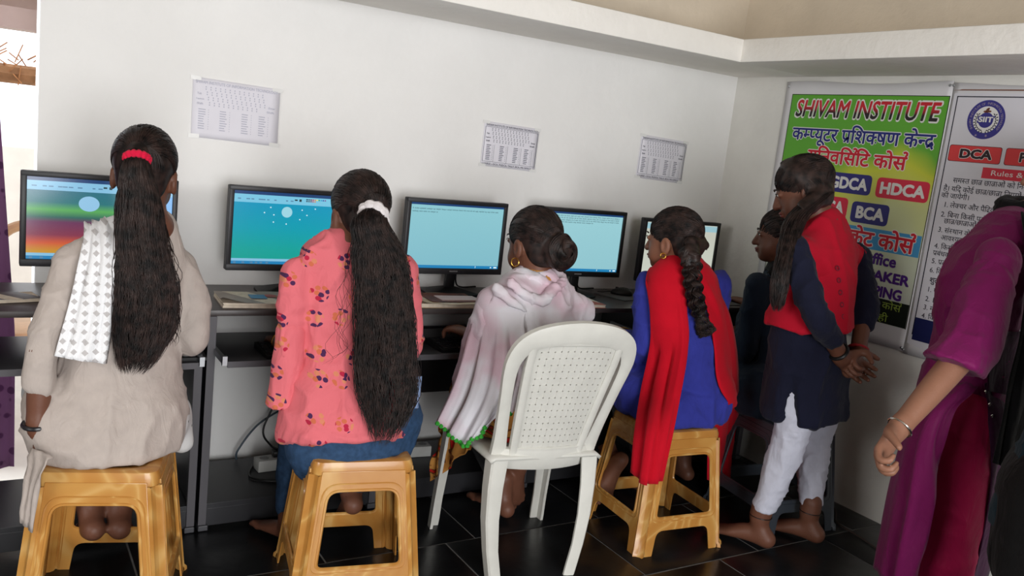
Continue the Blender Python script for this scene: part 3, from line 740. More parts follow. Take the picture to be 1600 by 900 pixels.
        ids = I[near][:, None, :]*B+O[None]; D[ids[..., 0], ids[..., 1], ids[..., 2]] = vals
        D[0] = D[-1] = 1; D[:, 0] = D[:, -1] = 1; D[:, :, 0] = D[:, :, -1] = 1
        ins = D < 0; cnt = np.zeros(tuple(n-1), np.int8); sl = (slice(0, -1), slice(1, None))
        for a in (0, 1):
            for b in (0, 1):
                for c in (0, 1): cnt += ins[sl[a], sl[b], sl[c]]
        act = (cnt > 0) & (cnt < 8); cells = np.argwhere(act); vid = np.full(act.shape, -1, np.int32); vid[act] = np.arange(len(cells))
        acc = np.zeros((len(cells), 3)); num = np.zeros(len(cells)); cor = [(a, b, c) for a in (0, 1) for b in (0, 1) for c in (0, 1)]
        val = {q: D[cells[:, 0]+q[0], cells[:, 1]+q[1], cells[:, 2]+q[2]] for q in cor}
        for q in cor:
            for ax in range(3):
                if q[ax]: continue
                r = list(q); r[ax] = 1; r = tuple(r); a, b = val[q], val[r]; c = (a < 0) != (b < 0); t = np.where(c, a/(a-b+1e-12), 0)
                p = np.tile(np.array(q, float), (len(cells), 1)); p[:, ax] = t; acc[c] += p[c]; num[c] += 1
        V = lo+(cells+acc/num[:, None])*h; F = []
        for ax in range(3):
            a = [slice(None)]*3; b = [slice(None)]*3; a[ax] = slice(0, -1); b[ax] = slice(1, None); x = ins[tuple(a)] != ins[tuple(b)]; E = np.argwhere(x)
            u, v = (ax+1) % 3, (ax+2) % 3; E = E[(E[:, u] > 0) & (E[:, v] > 0) & (E[:, u] < n[u]-1) & (E[:, v] < n[v]-1)]
            s0 = ins[E[:, 0], E[:, 1], E[:, 2]]; du = np.zeros(3, int); dv = du.copy(); du[u] = 1; dv[v] = 1
            g = lambda c: vid[c[:, 0], c[:, 1], c[:, 2]]
            Q = np.stack([g(E-du-dv), g(E-dv), g(E), g(E-du)], 1); Q[~s0] = Q[~s0][:, ::-1]; F.append(Q)
        F = np.vstack(F); F = F[(F >= 0).all(1)]
        # light smoothing + optional folds
        nv = len(V); fl = F.ravel(); cnt = np.maximum(np.bincount(fl, minlength=nv)*2, 1)[:, None]
        for _ in range(2):
            Q = V[np.roll(F, 1, 1)]+V[np.roll(F, -1, 1)]
            V = V*.55+np.stack([np.bincount(fl, Q[..., i].ravel(), nv) for i in range(3)], 1)/cnt*.45
        if disp is not None:
            nr = np.repeat(np.cross(V[F[:, 2]]-V[F[:, 0]], V[F[:, 3]]-V[F[:, 1]]), 4, 0); vn = np.stack([np.bincount(fl, nr[:, i], nv) for i in range(3)], 1)
            vn /= np.linalg.norm(vn, axis=1, keepdims=True)+1e-12; V = V+vn*disp(V)[:, None]
        return V, F
    def build(s, name, h, material, parent, disp=None):
        V, F = s.mesh(h, disp); pl = np.array(parent.location) if parent is not None else 0
        return np_mesh(name, V-pl, F, material, parent)
def folds(amp=.004, sx=14, sz=4, seed=0, fine=.0012):
    """creases: warped ridged noise, longer along z than across"""
    def f(V):
        w = np.stack([vnoise(V*6+seed+q*5.3) for q in range(3)], 1)*2-1; U = V+w*.05
        a = vnoise(U*np.array([sx, sx, sz])+seed); b = vnoise(U*np.array([sx*.8, sx*.8, sz*4.5])+seed+9.7); c = vnoise(U*np.array([sx*2.4, sx*2.4, sz*5])+seed+3.1)
        ra, rb = 1-np.abs(2*a-1), 1-np.abs(2*b-1)
        return amp*(ra**3*1.7-.45)+amp*.75*(rb**4*1.5-.3)+fine*(c*2-1)
    return f
class Fr:
    def __init__(s, c, fwd, up=(0, 0, 1)):
        s.c = np.asarray(c, float); f = unit(fwd); r = unit(np.cross(f, up)); u = np.cross(r, f); s.R = np.stack([r, f, u], 1); s.r, s.f, s.u = r, f, u
    def __call__(s, x, y, z): return s.c+s.R@np.array([x, y, z], float)
    def many(s, P): return s.c+np.asarray(P)@s.R.T
def head(F, fr, nb, s=1.0):
    e = lambda c, r, k=.02, neg=False: F.ell(fr(*[x*s for x in c]), np.array(r)*s, fr.R, k, neg)
    e((0, -.012, .03), (.071, .091, .08)); e((0, .022, -.028), (.058, .066, .078), .03); e((0, .056, -.088), (.027, .026, .022), .03)
    for q in (-1, 1):
        e((q*.035, .045, -.055), (.022, .03, .03), .02); e((q*.03, .086, .004), (.016, .012, .011), .008, True); e((q*.0735, -.008, -.022), (.009, .02, .032), .006); e((q*.08, -.004, -.02), (.005, .010, .018), .004, True)
        e((q*.03, .078, .003), (.014, .010, .009), .006)
    F.loft([fr(0, .084*s, .006*s), fr(0, .094*s, -.014*s), fr(0, .102*s, -.034*s)], [.007*s, .009*s, .012*s], k=.012)
    for q in (-1, 1): e((q*.012, .092, -.036), (.008, .009, .007), .008)
    e((0, .087, -.058), (.021, .010, .006), .006); e((0, .084, -.068), (.018, .010, .006), .006)
    F.loft([fr(0, -.02*s, -.03*s), (fr(0, -.018*s, -.085*s)+np.asarray(nb))/2, np.asarray(nb)], [.052*s, .049*s, .058*s], k=.03)
def face(fr, body, s=1.0, root=None):
    loc = np.array(root.location); mk = lambda nm, F_, m_, h=.0025: F_.build(nm, h, m_, root)
    for q in (-1, 1):
        a = Fld().ell(fr(q*.03*s, .079*s, .003*s), (.0115*s, .0095*s, .0065*s), fr.R); mk('eye', a, mat('eye_white', (214, 206, 196), .3))
        a = Fld().ell(fr(q*.03*s, .0865*s, .003*s), (.0055*s, .004*s, .0055*s), fr.R); mk('iris', a, mat('iris_dark', (24, 15, 12), .2))
        a = Fld().loft([fr(q*.012*s, .092*s, .019*s), fr(q*.03*s, .09*s, .0245*s), fr(q*.05*s, .074*s, .019*s)], [.0028, .0032, .0018], k=.003); mk('eyebrow', a, M_HAIR)
        a = Fld().loft([fr(q*.016*s, .089*s, .006*s), fr(q*.03*s, .0905*s, .0105*s), fr(q*.044*s, .083*s, .006*s)], [.0015, .0022, .0015], k=.003); mk('eyelash', a, M_HAIR)
    a = Fld().ell(fr(0, .0895*s, -.0585*s), (.0205*s, .0095*s, .0055*s), fr.R, .004).ell(fr(0, .0865*s, -.068*s), (.017*s, .0095*s, .006*s), fr.R, .004); mk('lips', a, mat('lips_brown', (116, 62, 56), .45))
def hand(F, w, d, n, th, curl=(.25, .25, .25, .25), thc=.4, s=1.0, flat=1.0):
    d = unit(d); th = unit(np.asarray(th)-d*np.dot(th, d)); nn = np.cross(d, th); nn = nn if np.dot(nn, n) > 0 else -nn; w = np.asarray(w, float)
    F.loft([w-d*.02*s, w+d*.02*s, w+d*.06*s, w+d*.086*s], np.array([.026, .031, .037, .036])*s, np.array([.020, .017, .015, .011])*s, th, 3, .015)
    for i, ln in enumerate((.066, .076, .07, .055)):
        p = w+d*(.082-.003*abs(i-1.2))*s+th*(.028-.0185*i)*s; c = curl[i]; ang = .12+c*.5; pts = [p]; sp = (1.3-i)*.035
        for q in (.46, .31, .25):
            p = p+(d*cos(ang)+nn*sin(ang)+th*sp)*ln*q*s; pts.append(p); ang += .15+c*1.25
        F.loft(pts, np.array([.0092, .0088, .008, .0066])*s, n=3, k=.004)
    b0 = w+d*.022*s+th*.024*s; b1 = b0+(d*.62+th*.7+nn*.3)*.038*s; b2 = b1+unit(d*.8+th*.35+nn*(.3+thc))*.03*s; b3 = b2+unit(d*.8+th*.1+nn*(.3+thc))*.022*s
    F.loft([b0, b1, b2, b3], np.array([.0155, .0115, .0098, .0078])*s, n=3, k=.008)
def foot(F, an, f, dn=(0, 0, -1), s=1.0, big=1):
    f = unit(f); dn = unit(np.asarray(dn)-f*np.dot(dn, f)); sd = np.cross(f, dn)*big; an = np.asarray(an, float)
    F.loft([an-dn*.06*s, an, an+dn*.045*s-f*.03*s], np.array([.034, .031, .027])*s, k=.02)
    F.loft([an+dn*.052*s-f*.036*s, an+dn*.045*s+f*.03*s, an+dn*.058*s+f*.09*s, an+dn*.068*s+f*.135*s], np.array([.027, .031, .039, .042])*s, np.array([.027, .031, .021, .013])*s, sd, 4, .02)
    for i in range(5):
        b = an+dn*.069*s+f*(.138-.004*i*i*.4)*s+sd*(.031-.0165*i)*s; l = (.036, .034, .03, .026, .022)[i]*s; r = (.0125, .009, .0085, .008, .0078)[i]*s
        F.loft([b, b+f*l*.6+dn*-.004, b+f*l+dn*.003], [r, r, r*.85], n=2, k=.006)
def strands(paths, r, sides=3):
    """paths S x N x 3 -> tapered thin tubes"""
    P = np.asarray(paths, float); S, n, _ = P.shape; T = np.gradient(P, axis=1); T /= np.linalg.norm(T, axis=2, keepdims=True)+1e-9
    up = np.array([.3, .9, .25]); s = np.cross(T, up); s /= np.linalg.norm(s, axis=2, keepdims=True)+1e-9; q = np.cross(T, s)
    r = np.asarray(r) if hasattr(r, '__len__') else np.full(S, r); tp = np.concatenate([[.6], np.ones(n-2), [.25]]); tp[-max(2, n//6):] = np.linspace(1, .2, max(2, n//6)); rr = (r[:, None]*tp[None])[..., None]
    V = np.stack([P+s*cos(2*pi*k/sides)*rr+q*sin(2*pi*k/sides)*rr for k in range(sides)], 2).reshape(-1, 3)
    i = np.arange(S)[:, None, None]; j = np.arange(n-1)[None, :, None]; k = np.arange(sides)[None, None, :]; b = (i*n+j)*sides
    return V, np.stack([b+k, b+(k+1) % sides, b+sides+(k+1) % sides, b+sides+k], -1).reshape(-1, 4)
def join(parts):
    V = []; F = []; o = 0
    for v, f in parts: V.append(v); F.append(f+o); o += len(v)
    return np.vstack(V), np.vstack(F)
def hair_mat():
    M = mat('black_hair', (21, 17, 16), .46, 0, 8, 0, 60, .28); nt = M.node_tree; b = nt.nodes['Principled BSDF']; tc = N(nt, 'ShaderNodeTexCoord')
    n = N(nt, 'ShaderNodeTexNoise', i_Scale=40.0, i_Detail=3.0); r = N(nt, 'ShaderNodeValToRGB'); nt.links.new(tc.outputs['Object'], n.inputs['Vector']); nt.links.new(n.outputs[0], r.inputs[0])
    r.color_ramp.elements[0].position = .35; r.color_ramp.elements[1].position = .7; r.color_ramp.elements[0].color = lin((16, 13, 13)); r.color_ramp.elements[1].color = lin((58, 43, 39)); nt.links.new(r.outputs[0], b.inputs['Base Color']); return M
M_HAIR = hair_mat()
CRA = np.array([0, -.014, .032]); CRR = np.array([.077, .098, .086])
def scalp(fr, tie, s=1.0, cnt=560, hairline=((.078, .05), (.012, -.03)), nape=-.085):
    """hair cap drawn back to the tie point (local coordinates): field + strand tubes"""
    H = Fld(); H.ell(fr.c+fr.R@(CRA*s), CRR*s, fr.R, .02); H.ell(fr(0, -.05*s, -.035*s), (.057*s, .042*s, .05*s), fr.R, .03)
    (y0, z0), (y1, z1) = hairline; n = np.array([0, (z0-z1), -(y0-y1)]); H.clip(fr(0, y0*s, z0*s), fr.R@n); H.clip(fr(0, 0, nape*s), -fr.u)
    tie = np.asarray(tie, float); n = n/np.linalg.norm(n); P = []
    td = (tie-CRA)/CRR; td /= np.linalg.norm(td)
    for _ in range(cnt):
        a = RNG.uniform(-1, 1)
        if RNG.random() < .72:            # start on the hairline plane
            z = z0+(z1-z0)*RNG.random()**.8; y = y0+(y1-y0)*(z-z0)/(z1-z0); q = 1-((y-CRA[1])/CRR[1])**2-((z-CRA[2])/CRR[2])**2
            x = (math.sqrt(max(q, 0))*CRR[0])*(1 if a > 0 else -1) if RNG.random() < .6 else a*.045
            if abs(x) <= .045 and z > z0-.02: z = z0+.006; y = y0-.004
        else: x = a*.055; y = -.06+.02*abs(a); z = nape+.012
        sd = (np.array([x, y, z])-CRA)/CRR; sd /= np.linalg.norm(sd); md = np.array([sd[0]*1.25, (sd[1]+td[1])/2, max(sd[2], -.2)*.6+1.0*(1-abs(sd[0]))]); md = md/np.linalg.norm(md)*1.25; t = np.linspace(0, .98, 14)[:, None]
        d = (1-t)**2*sd+2*t*(1-t)*md+t*t*td; d /= np.linalg.norm(d, axis=1, keepdims=True); pt = CRA+d*CRR*(1.0+RNG.uniform(-.004, .018)); P.append(fr.many(pt*s))
    return H, P
def tail(H, P, a, b, side, cnt=260, r=.0016, spread=1.08, wig=.006, n=8, ends=.72, core=.95):
    """falling hair along points P with cross-section a x b"""
    P = np.asarray(P, float); H.loft(P, np.asarray(a)*core, np.asarray(b)*core, side, 5, .02); Q = crs(np.hstack([P, np.asarray(a)[:, None], np.asarray(b)[:, None]]), n); S = unit(side)
    T = np.gradient(Q[:, :3], axis=0); T /= np.linalg.norm(T, axis=1, keepdims=True); nr = np.cross(T, S); nr /= np.linalg.norm(nr, axis=1, keepdims=True); out = []; m_ = 20
    for _ in range(cnt):
        th = RNG.uniform(0, 2*pi); rho = RNG.uniform(.9, spread); te = RNG.uniform(ends, 1.0)**.7; idx = np.linspace(0, (len(Q)-1)*te, m_); i0 = np.minimum(idx.astype(int), len(Q)-2); f = (idx-i0)[:, None]
        q = Q[i0]*(1-f)+Q[i0+1]*f; nn = nr[i0]*(1-f)+nr[i0+1]*f; t = np.linspace(0, 1, m_); w = wig*np.sin(t*RNG.uniform(6, 16)+RNG.uniform(0, 6))*t+wig*.45*np.sin(t*21+th*.6)*np.minimum(1, t*3); th_ = th+.35*np.sin(t*RNG.uniform(2, 6)+RNG.uniform(0, 6))
        out.append(q[:, :3]+S*((np.cos(th_)*q[:, 3]*rho+w)[:, None])+nn*((np.sin(th_)*q[:, 4]*rho)[:, None]))
    return out
def build_hair(root, H, groups, h=.006, name='hair'):
    parts = [H.mesh(h)]
    for P, r in groups:
        by = {}
        for p in P: by.setdefault(len(p), []).append(p)
        for k in by: parts.append(strands(by[k], r))
    V, F = join(parts); return np_mesh(name, V-np.array(root.location), F, M_HAIR, root)
def drape(name, rows, material, root, nu=6, nv=8, fold=(0, 0), push=(), margin=.008, thick=.003, seed=0, edge=None):
    """cloth through rows of points (each row runs across the cloth), pushed clear of the given fields"""
    R = np.array([crs(r, nu) for r in rows]); G = np.stack([crs(R[:, i], nv) for i in range(R.shape[1])], 1); a, b, _ = G.shape; P = G.reshape(-1, 3)
    U = np.gradient(G, axis=0); V_ = np.gradient(G, axis=1); nr = np.cross(U, V_).reshape(-1, 3); nr /= np.linalg.norm(nr, axis=1, keepdims=True)+1e-9
    if fold[0]:
        u = np.tile(np.linspace(0, 1, b), a); v = np.repeat(np.linspace(0, 1, a), b); ph = vnoise(np.stack([u*2, v*3, v*0+seed], 1))*5
        P = P+nr*(fold[0]*np.sin(u*2*pi*fold[1]+ph)+fold[0]*.5*np.sin(u*2*pi*fold[1]*2.3+ph*1.7))[:, None]
    for fl in push:
        for _ in range(7):
            d = fl.at(P); ix = d < margin
            if not ix.any(): break
            P[ix] += fl.grad(P[ix])*(margin-d[ix]+.0005)[:, None]
    i = np.arange(a-1)[:, None]; j = np.arange(b-1)[None]; F = np.stack([i*b+j, i*b+j+1, (i+1)*b+j+1, (i+1)*b+j], -1).reshape(-1, 4)
    o = np_mesh(name, P-np.array(root.location), F, material, root); md = o.modifiers.new('thickness', 'SOLIDIFY'); md.thickness = thick; md.offset = 0
    if edge:
        for em, sel in edge:
            g = P.reshape(a, b, 3); pts = {'end': g[-1], 'start': g[0], 'left': g[:, 0], 'right': g[:, -1]}[sel]; mb = MB(); L = np.concatenate([[0], np.cumsum(np.linalg.norm(np.diff(pts, axis=0), axis=1))]); k = int(L[-1]/.016)
            for q in range(k):
                t = (q+.5)/k*L[-1]; p = np.array([np.interp(t, L, pts[:, c]) for c in range(3)])-np.array(root.location); mb.lathe([(.001, -.008), (.0075, -.004), (.0085, .002), (.003, .008)], p, 7)
            mb.build('scalloped_edge', em, o)
    return o
SKIN = mat('brown_skin', (128, 84, 64), .5, .05, 20, .08, 150, .35); SKIN_D = mat('dark_brown_skin', (104, 66, 50), .5, .05, 20, .08, 150, .35); SKIN_L = mat('light_brown_skin', (140, 98, 78), .5, .05, 20, .08, 150, .35)
def cloth(name, rgb, var=.06, rough=.85, vs=30):
    new = name not in MATS; M = mat(name, rgb, rough, var, vs, .12, 500, .12, 0, None, 0, .06); nt = M.node_tree
    if new:                               # soft creases under the weave
        fine = [n for n in nt.nodes if n.type == 'BUMP'][0]; tc = N(nt, 'ShaderNodeTexCoord'); mp = N(nt, 'ShaderNodeMapping'); mp.inputs['Scale'].default_value = (1.5, 1.5, .7)
        n = N(nt, 'ShaderNodeTexNoise', i_Scale=15.0, i_Detail=3.0, i_Distortion=1.4); k = N(nt, 'ShaderNodeBump', i_Strength=.4, i_Distance=.012)
        nt.links.new(tc.outputs['Object'], mp.inputs[0]); nt.links.new(mp.outputs[0], n.inputs['Vector']); nt.links.new(n.outputs[0], k.inputs['Height']); nt.links.new(k.outputs[0], fine.inputs['Normal'])
    return M
def person(label, pos): return thing('person', label, 'person', (pos[0], pos[1], 0))

# ------------------------------------------------------------------ the women
Z3 = np.array([0, 0, 1.0])
def v3(*a): return np.array(a, float)
def swz(nt, tc):
    sp = N(nt, 'ShaderNodeSeparateXYZ'); cb = N(nt, 'ShaderNodeCombineXYZ'); nt.links.new(tc.outputs['Object'], sp.inputs[0]); nt.links.new(sp.outputs['X'], cb.inputs[0]); nt.links.new(sp.outputs['Z'], cb.inputs[1]); return cb
def limbs(F, pts, rad, k=.03): return F.loft(pts, rad, k=k)
def seat_legs(F, hipL, hipR, knL, knR, anL, anR, r=(.085, .058, .042, .034), k=.03):
    for h, kn, an in ((hipL, knL, anL), (hipR, knR, anR)):
        F.loft([h, (h*.5+kn*.5), kn], [r[0], (r[0]+r[1])/2+.006, r[1]], k=k); F.loft([kn, kn*.6+an*.4, an], [r[1], r[2]+.012, r[3]], k=k)

def scrunchie(root, fr, c, R, r, m, n=14):
    """gathered hair band: a lumpy ring"""
    c = np.asarray(c); mb = MB(); ax = unit(fr); u = unit(np.cross(ax, [0.1, .2, 1])); w = np.cross(ax, u); pts = []; rs = []
    for k in range(n*3):
        t = 2*pi*k/(n*3); pts.append(c+(u*cos(t)+w*sin(t))*R-np.array(root.location)); rs.append(r*(.8+.3*abs(sin(n*t/2))))
    mb.tube(pts, rs, 8, True); mb.build('hair_band', m, root, True)
def ring(root, name, c, ax, R, r, m, n=28, squash=1.0):
    c = np.asarray(c); ax = unit(ax); u = unit(np.cross(ax, [.13, .2, 1])); w = np.cross(ax, u)
    return MB().tube([c+(u*cos(2*pi*k/n)*R+w*sin(2*pi*k/n)*R*squash)-np.array(root.location) for k in range(n)], r, 8, True).build(name, m, root, True)
GOLD = mat('gold', (196, 150, 70), .25, 0, 8, 0, 60, .5, 1); SILVER = mat('silver', (220, 218, 214), .22, 0, 8, 0, 60, .5, 1)

def woman_beige():
    root = person('person in a beige tunic with a white lace scarf, seated on a stool', (.305, 2.455))
    s = 1.08; fr = Fr(A(227, 268, 2.58), (.3, .95, -.1)); nb = A(234, 356, 2.535)
    K = Fld(); side = (1, .02, 0)
    K.loft([A(236, 350, 2.55), A(222, 372, 2.54), A(204, 398, 2.535), A(198, 450, 2.535), A(192, 540, 2.52), A(182, 620, 2.50), A(172, 690, 2.475), A(168, 712, 2.47)],
           [.056, .1, .145, .158, .15, .17, .188, .186], [.053, .068, .08, .1, .105, .13, .15, .148], side, 5, .03)
    shL, elL, wrL = A(116, 408, 2.53), A(66, 550, 2.45), A(58, 668, 2.44); shR, elR, wrR = A(281, 415, 2.55), A(304, 528, 2.50), v3(.53, 2.76, .668)
    cutL = elL*.62+wrL*.38
    K.loft([shL, (shL+elL)/2, elL, cutL], [.049, .046, .042, .041], k=.014); cutR = elR*.5+wrR*.5; K.loft([shR, (shR+elR)/2+v3(.012, 0, 0), elR, cutR], [.049, .046, .043, .041], k=.014)
    hipL, hipR = v3(.2, 2.5, .53), v3(.41, 2.49, .53); knL, knR = v3(.2, 2.86, .5), v3(.46, 2.86, .5); anL, anR = A(141, 800, 2.68), A(187, 798, 2.68)
    K.loft([hipL, knL*.5+hipL*.5, knL], [.10, .095, .075], k=.05); K.loft([hipR, knR*.5+hipR*.5, knR], [.10, .095, .075], k=.05)
    K.clip(v3(0, 0, .452), (0, 0, -1))
    mB = cloth('beige_cotton', (178, 167, 160)); K.build('tunic', .009, mB, root, folds(.0055, 11, 3, 3))
    B = Fld(); head(B, fr, nb, s); B.loft([nb, A(205, 400, 2.54), A(195, 520, 2.53), v3(.305, 2.49, .53)], [.05, .1, .1, .12], [.05, .06, .08, .1], side)
    for a, b, c in ((shL, elL, wrL), (shR, elR, wrR)): B.loft([a, b], [.036, .031]); B.loft([b, b*.4+c*.6, c], [.031, .03, .025])
    hand(B, wrL, v3(.06, .1, -1), v3(1, 0, 0), v3(0, 1, 0), (.5, .5, .55, .6)); hand(B, wrR, v3(-.25, 1, -.12), v3(0, 0, -1), v3(-1, 0, 0), (.45, .4, .4, .45))
    seat_legs(B, hipL, hipR, knL-v3(0, 0, .03), knR-v3(0, 0, .03), anL, anR, (.07, .05, .036, .03))
    foot(B, anL, (-.15, 1, -.45), (0, -.45, -1), 1.05, 1); foot(B, anR, (.15, 1, -.45), (0, -.45, -1), 1.05, -1)
    B.build('body', .006, SKIN_D, root)
    Tr = Fld(); seat_legs(Tr, hipL-v3(0, 0, .01), hipR+v3(.02, 0, -.01), knL, knR+v3(.02, 0, 0), anL*.8+knL*.2, anR*.8+knR*.2, (.09, .085, .07, .062)); Tr.loft([A(278, 640, 2.52), A(284, 690, 2.52)], [.03, .035]); Tr.clip(v3(0, 0, .27), (0, 0, -1))
    MT = mat('white_dotted_cotton', (196, 196, 196), .85, 0, 8, 0, 60, .15); nt = MT.node_tree; tc = N(nt, 'ShaderNodeTexCoord'); v = N(nt, 'ShaderNodeTexVoronoi', i_Scale=38.0); r = N(nt, 'ShaderNodeValToRGB')
    nt.links.new(tc.outputs['Object'], v.inputs['Vector']); nt.links.new(v.outputs['Distance'], r.inputs[0]); r.color_ramp.elements[0].position = .12; r.color_ramp.elements[0].color = lin((40, 44, 48)); r.color_ramp.elements[1].position = .17; r.color_ramp.elements[1].color = lin((202, 202, 202)); nt.links.new(r.outputs[0], nt.nodes['Principled BSDF'].inputs['Base Color'])
    Tr.build('trousers', .01, MT, root)
    drape('tunic_flap', [[A(48, 700, 2.40), A(64, 705, 2.35), A(82, 712, 2.31)], [A(44, 727, 2.38), A(58, 728, 2.34), A(72, 728, 2.295)], [A(36, 775, 2.36), A(47, 772, 2.34), A(58, 770, 2.31)], [A(32, 815, 2.36), A(41, 824, 2.34), A(52, 832, 2.32)]], mB, root, 5, 5, (.004, 2))
    # lace scarf over the left shoulder
    ML = mat('white_lace', (226, 226, 228), .8, 0, 8, .3, 300, .2); nt = ML.node_tree; L = nt.links.new; tc = N(nt, 'ShaderNodeTexCoord'); mp = swz(nt, tc)
    ck = N(nt, 'ShaderNodeTexVoronoi', voronoi_dimensions='2D', i_Scale=40.0, i_Randomness=.1, distance='MANHATTAN'); L(mp.outputs[0], ck.inputs['Vector']); r = N(nt, 'ShaderNodeValToRGB'); L(ck.outputs['Distance'], r.inputs[0]); e = r.color_ramp.elements
    e[0].position = .3; e[0].color = lin((186, 182, 182)); e[1].position = .36; e[1].color = lin((232, 232, 234)); L(r.outputs[0], nt.nodes['Principled BSDF'].inputs['Base Color'])
    drape('lace_scarf', [[A(138, 395, 2.68), A(160, 385, 2.69), A(182, 380, 2.68)], [A(134, 352, 2.60), A(158, 345, 2.60), A(184, 342, 2.585)], [A(132, 370, 2.50), A(158, 362, 2.48), A(184, 362, 2.47)], [A(126, 410, 2.45), A(155, 410, 2.42), A(183, 410, 2.40)], [A(110, 470, 2.43), A(145, 470, 2.405), A(178, 470, 2.39)], [A(96, 525, 2.42), A(135, 528, 2.395), A(172, 528, 2.385)], [A(84, 556, 2.41), A(125, 564, 2.385), A(166, 568, 2.38)]], ML, root, 8, 5, (.007, 3), (K,), .009, .004)
    ring(root, 'bangle', wrL-v3(0, 0, -.01), (0.05, .1, -1), .033, .006, mat('dark_bangle', (30, 30, 34), .3))
    tie = v3(-.004, -.104, .042)*s; H, P = scalp(fr, tie/s, s)
    pt = [fr(*tie), A(213, 262, 2.455), A(216, 300, 2.44), A(219, 350, 2.42), A(224, 410, 2.395), A(230, 460, 2.385), A(226, 515, 2.385), A(214, 560, 2.38), A(208, 585, 2.38)]
    P2 = tail(H, pt, np.array([.022, .032, .046, .052, .062, .07, .07, .045, .02]), np.array([.022, .028, .03, .028, .026, .026, .026, .022, .014]), (1, 0, 0), 760, .0015, 1.09, .009, 8, .62)
    P3 = tail(Fld(), [A(255, 350, 2.47), A(262, 400, 2.41), A(270, 450, 2.39), A(266, 510, 2.385), A(270, 545, 2.385)], [.006, .014, .018, .018, .01], [.006]*5, (1, 0, 0), 26, .001, 1.2, .012)
    build_hair(root, H, [(P, .0016), (P2, .001), (P3, .001)])
    scrunchie(root, fr(*tie)-A(213, 262, 2.455), (fr(*tie)+A(213, 262, 2.455))/2+v3(0, -.004, .004), .026, .011, cloth('crimson_band', (206, 26, 62)))
woman_beige()

def floral():
    M = cloth('pink_flowered_cotton', (214, 108, 116), 0); nt = M.node_tree; L = nt.links.new; b = nt.nodes['Principled BSDF']; tc = N(nt, 'ShaderNodeTexCoord')
    mp = swz(nt, tc)
    v = N(nt, 'ShaderNodeTexVoronoi', voronoi_dimensions='2D', i_Scale=11.0, i_Randomness=.5); L(mp.outputs[0], v.inputs['Vector']); m1 = N(nt, 'ShaderNodeMath', operation='LESS_THAN'); m1.inputs[1].default_value = .27; L(v.outputs['Distance'], m1.inputs[0])
    w = N(nt, 'ShaderNodeTexVoronoi', voronoi_dimensions='2D', i_Scale=62.0, i_Randomness=1.0); L(mp.outputs[0], w.inputs['Vector']); m2 = N(nt, 'ShaderNodeMath', operation='LESS_THAN'); m2.inputs[1].default_value = .42; L(w.outputs['Distance'], m2.inputs[0])
    mm = N(nt, 'ShaderNodeMath', operation='MULTIPLY'); L(m1.outputs[0], mm.inputs[0]); L(m2.outputs[0], mm.inputs[1]); sx = N(nt, 'ShaderNodeSeparateColor'); L(w.outputs['Color'], sx.inputs[0])
    r = N(nt, 'ShaderNodeValToRGB'); r.color_ramp.interpolation = 'CONSTANT'; L(sx.outputs[0], r.inputs[0]); e = r.color_ramp.elements; e[0].color = lin((74, 40, 78)); e[1].position = .3; e[1].color = lin((198, 104, 74)); k = e.new(.62); k.color = lin((176, 38, 66)); k = e.new(.8); k.color = lin((206, 128, 96))
    mx = N(nt, 'ShaderNodeMix', data_type='RGBA'); mx.inputs['A'].default_value = lin((214, 108, 116)); L(mm.outputs[0], mx.inputs['Factor']); L(r.outputs[0], mx.inputs['B']); L(mx.outputs['Result'], b.inputs['Base Color']); return M
